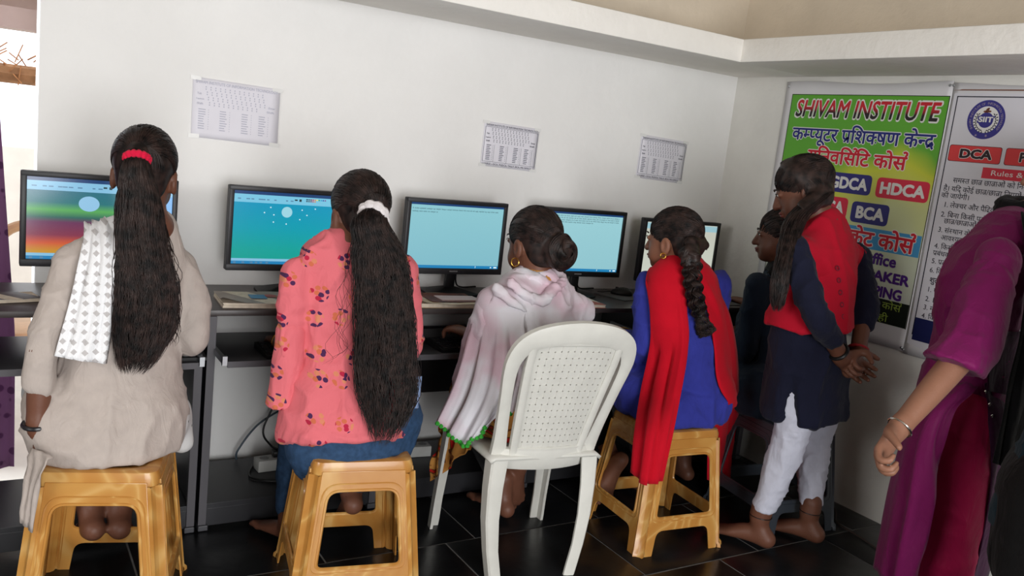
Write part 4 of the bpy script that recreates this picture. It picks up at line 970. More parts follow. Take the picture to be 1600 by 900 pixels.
def woman_pink():
    root = person('person in a pink flowered top and blue jeans, seated on a stool', (.985, 2.35))
    s = 1.1; fr = Fr(A(561, 332, 2.46), (-.02, 1, -.12)); nb = A(545, 384, 2.43); side = (1, -.06, 0)
    K = Fld(); K.loft([A(545, 374, 2.44), A(544, 392, 2.43), A(545, 412, 2.425), A(548, 470, 2.425), A(548, 550, 2.415), A(545, 620, 2.39), A(543, 668, 2.375)],
                      [.06, .11, .15, .158, .155, .185, .21], [.055, .07, .082, .1, .108, .14, .168], side, 5, .03)
    shL, elL = A(464, 425, 2.43), A(452, 545, 2.42); shR, elR = A(628, 425, 2.42), A(640, 540, 2.40)
    K.loft([shL, (shL+elL)/2, elL], [.046, .044, .041], k=.014); KS = Fld(); KS.loft([elL+v3(0, 0, .05), elL, A(447, 600, 2.42), A(441, 650, 2.42)], [.041, .042, .048, .06]); KS.clip(A(440, 634, 2.42), (0, -.06, -1)); K.loft([shR, (shR+elR)/2, elR, v3(1.17, 2.55, .68)], [.046, .044, .042, .05], k=.014)
    K.clip(A(545, 694, 2.22), (-.0, -.22, -1))
    MF = floral(); K.build('top', .008, MF, root, folds(.0065, 16, 4, 21)); KS.build('sleeve', .007, MF, root, folds(.003, 22, 3, 8))
    wrL, wrR = v3(.86, 2.77, .665), v3(1.13, 2.77, .665)
    B = Fld(); head(B, fr, nb, s); B.loft([nb, A(546, 420, 2.43), A(548, 540, 2.42), v3(.985, 2.37, .52)], [.05, .1, .1, .12], [.05, .06, .08, .1], side)
    for a, b, c in ((shL, elL, wrL), (shR, elR, wrR)): B.loft([a, b], [.036, .03]); B.loft([b, b*.4+c*.6, c], [.03, .03, .025])
    for w, t in ((wrL, 1), (wrR, -1)): hand(B, w, v3(.1*t, 1, -.1), v3(0, 0, -1), v3(t, 0, 0), (.4, .4, .4, .4))
    hipL, hipR = v3(.90, 2.38, .525), v3(1.09, 2.36, .525); knL, knR = v3(.945, 2.72, .475), v3(1.16, 2.74, .49); anL = v3(.885, 2.62, .09); anR = A(548, 764, 2.56)
    J = Fld(); J.loft([A(545, 640, 2.385), A(546, 668, 2.375), A(547, 690, 2.365)], [.175, .196, .196], [.13, .152, .152], side); seat_legs(J, hipL, hipR, knL, knR, anL*.85+knL*.15, anR*.7+knR*.3, (.1, .075, .062, .055), .05);
    MJ = mat('blue_denim', (44, 68, 98), .8, .25, 60, .15, 400, .15)
    J.build('jeans', .009, MJ, root, folds(.003, 18, 10, 5))
    foot(B, anL, (-.3, 1, 0)); foot(B, anR, (.3, 1, -.5), (0, -.5, -1), 1.05, -1); seat_legs(B, hipL, hipR, knL, knR, anL, anR, (.06, .045, .034, .031)); B.build('body', .006, SKIN_D, root)
    tie = v3(.005, -.108, .002)*s; H, P = scalp(fr, tie/s, s)
    pt = [fr(*tie), A(578, 348, 2.30), A(588, 385, 2.28), A(597, 430, 2.265), A(601, 490, 2.25), A(603, 560, 2.235), A(607, 620, 2.21), A(602, 662, 2.19), A(598, 698, 2.175)]
    P2 = tail(H, pt, np.array([.024, .046, .064, .072, .076, .079, .076, .048, .014]), np.array([.024, .034, .036, .036, .036, .036, .032, .02, .01]), (1, -.1, 0), 900, .0015, 1.12, .014, 8, .5)
    P3 = tail(Fld(), [A(548, 385, 2.36), A(540, 430, 2.305), A(536, 480, 2.285), A(530, 540, 2.28), A(520, 570, 2.28)], [.004, .008, .012, .02, .02], [.004]*5, (1, 0, 0), 8, .0008, 1.3, .02)
    build_hair(root, H, [(P, .0016), (P2, .001), (P3, .0005)])
    scrunchie(root, fr(*tie)-A(578, 348, 2.30), (fr(*tie)+A(578, 348, 2.30))/2+v3(0, -.0, .006), .034, .015, cloth('white_scrunchie', (214, 208, 208)), 9)
    c = MB()
    for k in range(3): p = fr(.05+.006*k, -.06, .055-.012*k); c.tube([p-np.array(root.location), fr(.03+.008*k, -.088, .06-.012*k)-np.array(root.location)], .0035, 6)
    c.build('hair_clip', mat('dark_clip', (44, 40, 42), .25), root, True)
    ring(root, 'bangle', wrL, (0, 1, 0), .03, .003, GOLD)
    t = MB(); 
    for k in range(7):
        p = A(648+k*1.6, 588, 2.26)-np.array(root.location); t.tube([p, p+v3(.004*sin(k), -.004, -.05), p+v3(.006*sin(k*2), 0, -.1)], [.004, .005, .003], 5)
    t.build('tassel', cloth('pale_blue_tassel', (126, 146, 182)), root, True)
woman_pink()

def shawl_mat(name, rgb, var=.04): return mat(name, rgb, .85, var, 14, .15, 400, .1, 0, None, 0, .04)
def woman_bun():
    root = person('person wrapped in a white shawl with green edging, seated on the white chair', (1.6, 2.36))
    s = 1.05; fr = Fr(A(833, 378, 2.45), (-.16, 1, -.14)); nb = A(838, 432, 2.43); side = (1, .03, 0); loc = np.array(root.location)
    K = Fld(); K.loft([A(838, 428, 2.43), A(836, 448, 2.42), A(834, 470, 2.41), A(832, 530, 2.39), A(832, 600, 2.37), v3(1.605, 2.355, .53), v3(1.605, 2.36, .47)], [.06, .11, .15, .155, .15, .175, .18], [.055, .07, .08, .1, .105, .13, .14], side, 5)
    hipL, hipR = v3(1.52, 2.38, .52), v3(1.69, 2.38, .52); knL, knR = v3(1.57, 2.70, .47), v3(1.74, 2.72, .48); anL, anR = v3(1.69, 2.58, .1), v3(1.74, 2.62, .2)
    for h, k in ((hipL, knL), (hipR, knR)): K.loft([h, (h+k)/2, k], [.095, .09, .078], k=.05)
    K.clip(v3(0, 0, .437), (0, 0, -1))
    MF = mat('mustard_flowered_cotton', (186, 128, 60), .8, 0, 8, .1, 300, .15); nt = MF.node_tree; L = nt.links.new; tc = N(nt, 'ShaderNodeTexCoord'); n = N(nt, 'ShaderNodeTexNoise', i_Scale=11.0, i_Detail=1.5, i_Distortion=1.2); L(tc.outputs['Object'], n.inputs['Vector']); r = N(nt, 'ShaderNodeValToRGB'); r.color_ramp.interpolation = 'CONSTANT'; L(n.outputs[0], r.inputs[0]); e = r.color_ramp.elements
    e[0].color = lin((186, 34, 30)); e[1].position = .4; e[1].color = lin((96, 54, 28)); k = e.new(.45); k.color = lin((188, 132, 66)); k = e.new(.66); k.color = lin((122, 70, 36)); L(r.outputs[0], nt.nodes['Principled BSDF'].inputs['Base Color'])
    K.build('tunic', .01, MF, root, folds(.005, 14, 5, 31))
    shL, elL, wrL = A(765, 475, 2.43), A(742, 585, 2.48), A(738, 524, 2.70); shR, elR, wrR = A(900, 482, 2.40), v3(1.86, 2.48, .70), v3(1.78, 2.72, .66)
    B = Fld(); head(B, fr, nb, s); B.loft([nb, A(834, 480, 2.41), A(832, 560, 2.38), v3(1.605, 2.36, .52)], [.05, .1, .1, .12], [.05, .06, .08, .1], side)
    for a, b, c in ((shL, elL, wrL), (shR, elR, wrR)): B.loft([a, b], [.036, .03]); B.loft([b, b*.4+c*.6, c], [.03, .03, .025])
    hand(B, wrL, A(700, 508, 2.80)-wrL, v3(0, 0, -1), v3(1, .2, 0), (.35, .4, .45, .5)); hand(B, wrR, v3(-.1, 1, -.1), v3(0, 0, -1), v3(-1, 0, 0), (.4, .4, .4, .4))
    seat_legs(B, hipL, hipR, knL, knR, anL, anR, (.06, .045, .034, .031)); foot(B, anL, (-.1, 1, .0)); foot(B, anR, (.1, .3, -1), (.1, -1, -.3), 1, 1)
    B.build('body', .005, SKIN_D, root); face(fr, B, s, root)
    Tr = Fld(); seat_legs(Tr, hipL, hipR, knL, knR, anL*.7+knL*.3, anR*.7+knR*.3, (.08, .07, .06, .05)); Tr.build('trousers', .011, cloth('black_cotton', (15, 14, 15)), root)
    # shawl: round the shoulders, cowl at the neck, long left fall and an end on the back
    MS = shawl_mat('white_pink_tinted_shawl', (214, 204, 210)); nt = MS.node_tree; b = nt.nodes['Principled BSDF']; tc = N(nt, 'ShaderNodeTexCoord'); n = N(nt, 'ShaderNodeTexNoise', i_Scale=7.0, i_Detail=2.0); r = N(nt, 'ShaderNodeValToRGB'); nt.links.new(tc.outputs['Object'], n.inputs['Vector']); nt.links.new(n.outputs[0], r.inputs[0])
    r.color_ramp.elements[0].position = .38; r.color_ramp.elements[0].color = lin((206, 178, 190)); r.color_ramp.elements[1].position = .6; r.color_ramp.elements[1].color = lin((214, 212, 218)); nt.links.new(r.outputs[0], b.inputs['Base Color'])
    S = Fld(); S.loft([A(838, 440, 2.425), A(834, 462, 2.415), A(828, 500, 2.40), A(826, 560, 2.385), A(826, 625, 2.37)], [.09, .15, .178, .18, .175], [.07, .09, .115, .125, .13], side, 5)
    S.loft([shL+v3(.02, 0, .005), shL*.5+elL*.5, elL, elL+v3(-.005, .0, -.05)], [.056, .062, .06, .058], k=.03); S.loft([shR, shR*.6+elR*.4], [.056, .05], k=.03)
    GE = cloth('green_scallop', (52, 150, 52))
    S.build('shawl', .008, MS, root, folds(.0075, 15, 4, 44))
    rp = [A(838, 437, 2.43)+v3(.078*cos(t)*1.05, .07*sin(t), .012*sin(t*2)-.006*cos(t)) for t in np.linspace(0, 2*pi, 17)]
    C = Fld(); C.loft(rp, .02+.006*np.sin(np.linspace(0, 14, 17)), n=3, k=.02); C.loft([A(800, 442, 2.35), A(822, 462, 2.318), A(845, 470, 2.305), A(862, 455, 2.32), A(880, 440, 2.36)], [.014, .018, .02, .017, .012], k=.02); C.loft([A(775, 452, 2.37), A(800, 470, 2.32), A(820, 486, 2.30)], [.016, .014, .006], k=.02)
    C.build('shawl_cowl', .006, MS, root, folds(.004, 24, 20, 4))
    drape('shawl_fall', [[A(760, 462, 2.44), A(785, 452, 2.40), A(812, 462, 2.35), A(826, 480, 2.32)], [A(744, 500, 2.44), A(768, 498, 2.38), A(792, 500, 2.33), A(818, 505, 2.30)], [A(726, 560, 2.42), A(755, 560, 2.35), A(785, 560, 2.29), A(822, 560, 2.27)], [A(706, 615, 2.42), A(738, 622, 2.34), A(768, 625, 2.28), A(800, 620, 2.26)], [A(684, 660, 2.42), A(706, 682, 2.36), A(730, 697, 2.31), A(758, 664, 2.275)]], MS, root, 8, 7, (.011, 2.6), (S,), .008, .003, 3, [(GE, 'end')])
    drape('shawl_end', [[A(800, 555, 2.262), A(818, 555, 2.255), A(838, 555, 2.25)], [A(797, 600, 2.262), A(815, 600, 2.255), A(834, 600, 2.245)], [A(790, 640, 2.265), A(806, 650, 2.255), A(826, 628, 2.245)]], MS, root, 8, 6, (.006, 2.2), (S,), .01, .003, 5, [(GE, 'end')])
    drape('tunic_fall', [[A(735, 655, 2.47), A(705, 660, 2.56), A(690, 668, 2.62)], [A(738, 690, 2.46), A(700, 700, 2.56), A(680, 705, 2.62)], [A(728, 700, 2.455), A(692, 740, 2.56), A(670, 752, 2.62)]], MF, root, 7, 6, (.01, 2))
    # coiled bun
    bc = fr(.012*s, -.112*s, -.03*s); H, P = scalp(fr, v3(.008, -.1, -.02), s); H.ell(bc, (.056, .045, .06), fr.R, .02); PB = []
    for q in range(300):
        o = RNG.uniform(0, .9); R0 = RNG.uniform(.30, 1.0); ph = RNG.uniform(0, 2*pi); t = np.linspace(0, RNG.uniform(2.2, 4.6), 18); rr = R0*(1-.10*t/4); lift = math.sqrt(max(0, 1-R0**2*.9))
        PB.append(fr.many(v3(.012, -.112, -.03)*s+np.stack([.061*rr*np.cos(t+ph), -(.047*np.sqrt(np.maximum(.05, 1-rr**2*.92)))-.006*np.sin(3*(t+ph)+R0*9), .065*rr*np.sin(t+ph)], 1)))
    build_hair(root, H, [(P, .0016), (PB, .0019)])
    for q in (-1,): ring(root, 'hoop_earring', fr(q*.079*s, -.004*s, -.066*s), fr.r*.7+fr.f*.3, .0135, .0022, GOLD)
woman_bun()

def woman_blue():
    root = person('person in a blue tunic with a red shawl over the shoulders, seated on a stool', (2.215, 2.32)); loc = np.array(root.location)
    s = 1.05; fr = Fr(A(1052, 374, 2.42), (-.36, .93, -.1)); nb = A(1066, 421, 2.385); side = unit((1, .08, 0))
    K = Fld(); K.loft([A(1066, 416, 2.385), A(1066, 430, 2.38), A(1067, 448, 2.37), A(1072, 510, 2.345), A(1078, 580, 2.325), A(1082, 625, 2.325), v3(2.25, 2.325, .465)], [.06, .115, .15, .158, .15, .172, .175], [.055, .07, .082, .105, .11, .14, .15], side, 5)
    shL, elL, wrL = A(1016, 447, 2.43), A(1003, 548, 2.41), A(972, 524, 2.66); shR, elR, wrR = v3(2.43, 2.37, .955), v3(2.50, 2.45, .70), v3(2.40, 2.70, .665)
    cl = elL*.25+wrL*.75; K.loft([shL, (shL+elL)/2, elL, cl], [.053, .05, .047, .04], k=.015); K.loft([shR, (shR+elR)/2, elR, elR*.3+wrR*.7], [.053, .05, .046, .04], k=.015)
    hipL, hipR = v3(2.14, 2.36, .53), v3(2.33, 2.36, .53); knL, knR = v3(2.10, 2.74, .51), v3(2.36, 2.74, .51); anL, anR = v3(2.15, 2.52, .21), v3(2.38, 2.55, .1)
    for h, k in ((hipL, knL), (hipR, knR)): K.loft([h, (h+k)/2, k], [.095, .088, .078], k=.05)
    K.clip(v3(0, 0, .452), (0, 0, -1)); MB_ = cloth('royal_blue_cotton', (50, 56, 144)); K.build('tunic', .008, MB_, root, folds(.0065, 15, 4, 61))
    MR = shawl_mat('red_shawl_cloth', (186, 14, 34), .06)
    B = Fld(); head(B, fr, nb, s); B.loft([nb, A(1067, 455, 2.37), A(1074, 540, 2.335), v3(2.24, 2.33, .52)], [.05, .1, .1, .12], [.05, .06, .08, .1], side)
    for a, b, c in ((shL, elL, wrL), (shR, elR, wrR)): B.loft([a, b], [.036, .03]); B.loft([b, b*.4+c*.6, c], [.03, .03, .025])
    hand(B, wrL, A(950, 505, 2.78)-wrL, v3(0, 0, -1), v3(1, .2, 0), (.35, .4, .45, .5)); hand(B, wrR, v3(-.1, 1, -.1), v3(0, 0, -1), v3(-1, 0, 0), (.4, .4, .4, .4))
    seat_legs(B, hipL, hipR, knL, knR, anL, anR, (.06, .045, .034, .031)); foot(B, anL, (-.3, .25, -1), (-.3, -1, -.2)); foot(B, anR, (0, 1, 0))
    B.build('body', .005, SKIN, root); face(fr, B, s, root)
    Tr = Fld(); seat_legs(Tr, hipL, hipR, knL, knR, anL*.7+knL*.3, anR*.7+knR*.3, (.09, .082, .07, .058)); Tr.clip(v3(0, 0, .0), (0, 0, -1)); Tr.build('trousers', .011, cloth('black_cotton', (15, 14, 15)), root)
    g = v3(-.012, -.012, 0)
    drape('shawl', [[A(1016, 455, 2.50), A(1030, 448, 2.50), A(1050, 440, 2.50)], [A(1017, 428, 2.44), A(1036, 416, 2.42), A(1062, 410, 2.385)], [A(1014, 452, 2.385), A(1038, 432, 2.345), A(1066, 424, 2.315)], [A(1018, 490, 2.355), A(1046, 486, 2.295), A(1072, 480, 2.255)], [A(1018, 540, 2.34), A(1048, 540, 2.27), A(1075, 540, 2.225)], [A(1004, 612, 2.30), A(1034, 612, 2.22), A(1064, 612, 2.17)], [A(992, 680, 2.19), A(1020, 682, 2.11), A(1052, 680, 2.09)], [A(985, 738, 2.16), A(1006, 757, 2.09), A(1036, 752, 2.075)]], MR, root, 8, 6, (.010, 2.4), (K,), .016, .004, 7)
    drape('shawl_fall', [[A(1098, 445, 2.48), A(1108, 445, 2.48), A(1118, 445, 2.47)], [A(1072, 411, 2.38), A(1092, 420, 2.40), A(1112, 432, 2.42)], [A(1088, 432, 2.28), A(1104, 442, 2.29), A(1120, 455, 2.33)], [A(1106, 480, 2.24), A(1122, 485, 2.26), A(1138, 495, 2.32)], [A(1116, 545, 2.22), A(1134, 550, 2.26), A(1150, 555, 2.34)], [A(1114, 615, 2.23), A(1134, 616, 2.28), A(1152, 618, 2.37)], [A(1108, 685, 2.37), A(1128, 688, 2.42), A(1146, 690, 2.47)], [A(1106, 750, 2.41), A(1124, 757, 2.44), A(1143, 750, 2.49)]], MR, root, 8, 6, (.008, 2), (K,), .012, .004, 11)
    drape('shawl_collar', [[A(1044, 418, 2.36), A(1066, 412, 2.325), A(1088, 420, 2.34)], [A(1046, 428, 2.345), A(1067, 424, 2.31), A(1090, 430, 2.325)]], MR, root, 6, 4, (.002, 1), (K,), .01, .004)
    drape('tunic_flap', [[A(990, 596, 2.44), A(972, 592, 2.50), A(955, 590, 2.57)], [A(998, 640, 2.36), A(980, 640, 2.42), A(962, 632, 2.5)], [A(996, 680, 2.33), A(976, 684, 2.39), A(960, 668, 2.47)]], MB_, root, 6, 6, (.008, 1.6))
    drape('tunic_hem', [[A(1000, 596, 2.52), A(965, 596, 2.6), A(928, 596, 2.69)], [A(1000, 603, 2.51), A(965, 603, 2.59), A(928, 603, 2.68)]], MR, root, 5, 3)
    ring(root, 'bangle', wrL*.96+elL*.04, wrL-elL, .034, .0025, GOLD)
    ear = fr(-.079*s, -.004*s, -.056*s); ring(root, 'earring', ear, fr.r*.6+fr.f*.4, .009, .003, GOLD)
    # plait
    tie = v3(.03, -.092, .0); H, P = scalp(fr, tie, s); c0 = fr(*(tie*s*1.03)); pt = crs([c0, A(1078, 392, 2.28), A(1081, 415, 2.262), A(1083, 445, 2.24), A(1089, 475, 2.225), A(1096, 498, 2.22)], 12); T = np.gradient(pt, axis=0); T /= np.linalg.norm(T, axis=1, keepdims=True); vw = unit(v3(.68, .72, 0)); sx = np.cross(T, vw); sx /= np.linalg.norm(sx, axis=1, keepdims=True); PB = []; L = np.linspace(0, 1, len(pt))
    for q in range(3):
        ph = L*2*pi*3.0+q*2*pi/3; w = (.024-.008*L); c = pt+sx*(w*np.sin(ph))[:, None]-vw*(.011*np.sin(2*ph))[:, None]; H.loft(c[::2], (.019-.006*L)[::2], n=2, k=.004)
        for _ in range(60):
            a = RNG.uniform(0, 2*pi); rr = (.0195-.006*L)*RNG.uniform(.9, 1.08); PB.append(c+sx*(rr*np.cos(a+L*6))[:, None]+vw*(rr*np.sin(a+L*6))[:, None])
    P2 = tail(H, [pt[-4], A(1099, 508, 2.215), A(1104, 518, 2.21), A(1101, 528, 2.21)], [.014, .024, .026, .012], [.014, .018, .018, .01], sx[-1], 160, .001, 1.15, .008)
    build_hair(root, H, [(P, .0016), (PB, .0014), (P2, .001)])
    scrunchie(root, T[-5], pt[-5], .015, .004, M_BLK)
woman_blue()

def woman_dark():
    root = person('seated person in dark navy in the shade, one hand on the mouse', (2.83, 2.33)); loc = np.array(root.location)
    s = 1.0; fr = Fr(A(1219, 368, 2.46), (-.72, .7, -.08)); nb = A(1228, 418, 2.45); side = unit((1, .45, 0))
    K = Fld(); K.loft([A(1228, 412, 2.45), A(1228, 424, 2.45), A(1226, 445, 2.44), A(1222, 510, 2.42), A(1218, 590, 2.39), v3(2.80, 2.34, .5), v3(2.82, 2.33, .45)], [.056, .1, .15, .15, .15, .17, .17], [.055, .07, .08, .1, .11, .14, .15], side, 5)
    shL, elL, wrL = A(1186, 446, 2.42), A(1162, 548, 2.47), A(1168, 474, 2.86); shR, elR, wrR = v3(2.98, 2.48, .95), v3(3.03, 2.6, .72), v3(2.98, 2.74, .67)
    K.loft([shL, (shL+elL)/2, elL, elL*.2+wrL*.8], [.052, .049, .046, .038], k=.02); K.loft([shR, (shR+elR)/2, elR, elR*.2+wrR*.8], [.05, .048, .046, .036], k=.02)
    hipL, hipR = v3(2.72, 2.38, .51), v3(2.90, 2.36, .51); knL, knR = v3(2.66, 2.72, .5), v3(2.92, 2.74, .5); anL, anR = v3(2.68, 2.66, .1), v3(2.92, 2.68, .1)
    for h, k in ((hipL, knL), (hipR, knR)): K.loft([h, (h+k)/2, k], [.095, .088, .078], k=.05)
    K.clip(v3(0, 0, .432), (0, 0, -1)); K.build('tunic', .009, cloth('dark_slate_denim', (30, 40, 54)), root, folds(.006, 15, 4, 71))
    B = Fld(); head(B, fr, nb, s); B.loft([nb, A(1226, 455, 2.44), A(1222, 540, 2.41), v3(2.81, 2.34, .52)], [.05, .1, .1, .12], [.05, .06, .08, .1], side)
    for a, b, c in ((shL, elL, wrL), (shR, elR, wrR)): B.loft([a, b], [.036, .03]); B.loft([b, b*.4+c*.6, c], [.03, .03, .025])
    hand(B, wrL, A(1143, 464, 2.97)-wrL, v3(0, 0, -1), v3(1, .2, 0), (.3, .3, .35, .4)); hand(B, wrR, v3(-.1, 1, -.1), v3(0, 0, -1), v3(-1, 0, 0), (.4, .4, .4, .4))
    seat_legs(B, hipL, hipR, knL, knR, anL, anR, (.06, .045, .034, .031)); foot(B, anL, (-.1, 1, 0)); foot(B, anR, (.1, 1, 0))
    B.build('body', .005, SKIN_D, root); face(fr, B, s, root)
    Tr = Fld(); seat_legs(Tr, hipL, hipR, knL, knR, anL*.8+knL*.2, anR*.8+knR*.2, (.085, .075, .06, .05)); Tr.build('trousers', .012, cloth('black_cotton', (15, 14, 15)), root)
    drape('scarf', [[A(1192, 450, 2.40), A(1204, 436, 2.38), A(1216, 428, 2.37)], [A(1200, 422, 2.44), A(1212, 412, 2.42), A(1224, 410, 2.40)], [A(1198, 440, 2.52), A(1210, 435, 2.52), A(1222, 430, 2.5)]], cloth('black_cotton', (15, 14, 15)), root, 6, 6, (.004, 2), (K,), .008)
    tie = v3(.0, -.1, -.005); H, P = scalp(fr, tie, s); P2 = tail(H, [fr(*tie), fr(.0, -.125, -.06), A(1240, 450, 2.35), A(1238, 500, 2.33), A(1236, 540, 2.32)], [.02, .026, .028, .026, .012], [.02, .024, .024, .02, .01], (1, 0, 0), 160, .0012)
    build_hair(root, H, [(P, .0016), (P2, .0012)])
    o = Fld().ell(fr(-.08*s, -.004*s, -.05*s), (.0055, .0055, .0055)); o.build('ear_stud', .002, mat('pearl', (220, 214, 206), .25), root)
woman_dark()

def woman_red_vest():
    root = person('standing person in a red vest and white leggings, hands clasped behind the back', (2.65, 2.06)); loc = np.array(root.location)
    s = 1.08; fr = Fr(A(1255, 296, 2.17), (-.62, .72, -.42), (-.2, .3, 1)); nb = A(1287, 352, 2.10); fw = unit((-.22, .97, 0)); side = unit((.97, .22, 0))
    V = Fld(); V.loft([A(1288, 348, 2.10), A(1290, 366, 2.095), A(1288, 390, 2.09), A(1278, 440, 2.07), A(1268, 490, 2.05), A(1262, 520, 2.045)], [.07, .12, .158, .172, .172, .19], [.06, .075, .09, .125, .135, .155], side, 5)
    shL, elL, wrL = A(1240, 394, 2.03), A(1274, 488, 1.90), A(1316, 560, 1.90); shR, elR, wrR = A(1338, 404, 2.10), A(1352, 480, 1.99), A(1340, 550, 1.93)
    N_ = Fld(); N_.loft([A(1268, 470, 2.06), A(1262, 520, 2.05), A(1262, 570, 2.05), A(1256, 625, 2.05), A(1252, 690, 2.05)], [.15, .155, .168, .178, .195], [.11, .115, .135, .145, .155], side, 5)
    def surf(F_, px, py, t=2.4):
        d = unit(A(px, py, 1.6)-CP)
        for _ in range(80):
            q = CP+d*t; e = F_.at(q[None])[0]; t += e*.8
            if abs(e) < .0005: break
        return q, F_.grad(q[None])[0]
    q1, n1 = surf(N_, 1239, 584); q2, n2 = surf(N_, 1234, 632); q3, n3 = surf(N_, 1227, 690)
    N_.loft([q1, q2, q3-v3(0, 0, .03)], [.004, .026, .06], k=.004, neg=True); N_.clip(A(1240, 684, 1.9), (.12, 0, -1))
    N_.build('tunic', .008, cloth('navy_cotton', (24, 26, 44)), root, folds(.007, 13, 3, 81))
    SL = Fld(); SL.loft([shL, (shL+elL)/2, elL, elL*.45+wrL*.55], [.055, .05, .046, .038], k=.02); SL.build('sleeve', .007, cloth('navy_cotton', (24, 26, 44)), root, folds(.005, 18, 6, 5))
    SR = Fld(); SR.loft([shR, (shR+elR)/2, elR, elR*.7+wrR*.3], [.055, .05, .046, .042], k=.02); SR.build('sleeve', .007, cloth('navy_cotton', (24, 26, 44)), root, folds(.005, 18, 6, 6))
    V.loft([shL, shL*.5+A(1288, 390, 2.09)*.5], [.048, .06], k=.03); V.loft([shR, shR*.5+A(1288, 390, 2.09)*.5], [.048, .06], k=.03)
    V.clip(A(1265, 513, 2.0), (.05, 0, -1)); V.build('vest', .0075, shawl_mat('red_vest_cloth', (176, 20, 42), .05), root, folds(.005, 16, 4, 91))
    # embroidered dots down the back
    MD = mat('dark_embroidery', (120, 18, 40), .7)
    for k in range(1, 6):
        q, n = surf(V, 1306+k*2.2, 400+k*19, 2.2)
        ring(root, 'embroidered_ring', q+n*.002, n, .008, .0022, MD, 14)
    hipL, hipR = A(1244, 570, 2.05), A(1284, 588, 2.10); thL = q2-n2*.098; anL, anR = v3(2.525, 2.065, .095), v3(2.765, 2.03, .095); knL, knR = q3-n3*.084, A(1272, 690, 2.10)
    Lg = Fld()
    for h, k, a in ((hipL, knL, anL), (hipR, knR, anR)): Lg.loft([h, thL if h is hipL else h*.5+k*.5, k, k*.55+a*.45, a*.88+k*.12], [.082, .08, .064, .054, .042], k=.03)
    Lg.clip(v3(0, 0, .15), (0, 0, -1)); Lg.build('leggings', .008, cloth('white_cotton', (196, 198, 212), .03), root, folds(.004, 16, 12, 3))
    B = Fld(); head(B, fr, nb, s); B.loft([nb+v3(0, .02, 0), A(1288, 400, 2.12), A(1270, 480, 2.08), A(1262, 570, 2.05)], [.04, .09, .1, .12], [.04, .05, .07, .09], side)
    for a, b, c in ((shL, elL, wrL), (shR, elR, wrR)): B.loft([a, b], [.036, .03]); B.loft([b, b*.4+c*.6, c], [.03, .03, .026])
    hand(B, wrL, A(1366, 594, 1.90)-wrL, unit(v3(.3, -.4, .8)), v3(-.3, -.2, 1), (.45, .5, .55, .6), .5, 1.12); hand(B, wrR, A(1310, 586, 1.875)-wrR, unit(v3(.5, .6, -.6)), v3(.2, -.5, .8), (.7, .7, .75, .8), .6, 1.08)
    for h, k, a in ((hipL, knL, anL), (hipR, knR, anR)): B.loft([h, k, a+v3(0, 0, .03)], [.07, .05, .034])
    fL = unit(v3(-.42, .9, 0)); foot(B, anL, fL, (0, 0, -1), 1.08, 1); foot(B, anR, fL, (0, 0, -1), 1.08, -1)
    B.build('body', .005, SKIN_D, root); face(fr, B, s, root)
    for a in (anL, anR): ring(root, 'anklet', a+v3(0, 0, .03), (0.05, 0, 1), .041, .0018, M_BLK)
    ring(root, 'wristband', wrL*.85+elL*.15, wrL-elL, .032, .007, M_BLK); ring(root, 'wristband', wrR*.93+elR*.07, wrR-elR, .033, .006, mat('red_thread', (150, 24, 30), .6))
    tie = v3(.01, -.1, .01); H, P = scalp(fr, tie, s, 420, ((.082, .045), (.03, -.05)), -.09)
    P2 = tail(H, [fr(-.05*s, -.06*s, -.03*s), A(1246, 340, 2.06), A(1234, 375, 2.03), A(1222, 420, 2.0), A(1216, 460, 1.99), A(1214, 488, 1.985)], [.035, .045, .036, .03, .03, .012], [.035, .034, .026, .022, .02, .008], (1, 0, 0), 360, .0012)
    P4 = tail(H, [fr(-.01*s, .03*s, .108*s), fr(-.06*s, -.0*s, .065*s), fr(-.073*s, -.03*s, .0), fr(-.06*s, -.05*s, -.06*s)], [.02, .03, .034, .03], [.008, .01, .014, .02], fr.f, 120, .0012)
    build_hair(root, H, [(P, .0016), (P2, .0012), (P4, .0012)])
    c = Fld().loft([fr(.035*s, -.088*s, .045*s), fr(.0, -.108*s, .038*s)], [.005, .006], n=2).ell(fr(.045*s, -.08*s, .05*s), (.006, .006, .006)); c.build('hair_clip', .0025, mat('pearl', (220, 214, 206), .25), root)
    o = Fld().ell(fr(-.08*s, -.004*s, -.05*s), (.005, .005, .005)); o.build('ear_stud', .002, mat('pearl', (220, 214, 206), .25), root)
woman_red_vest()

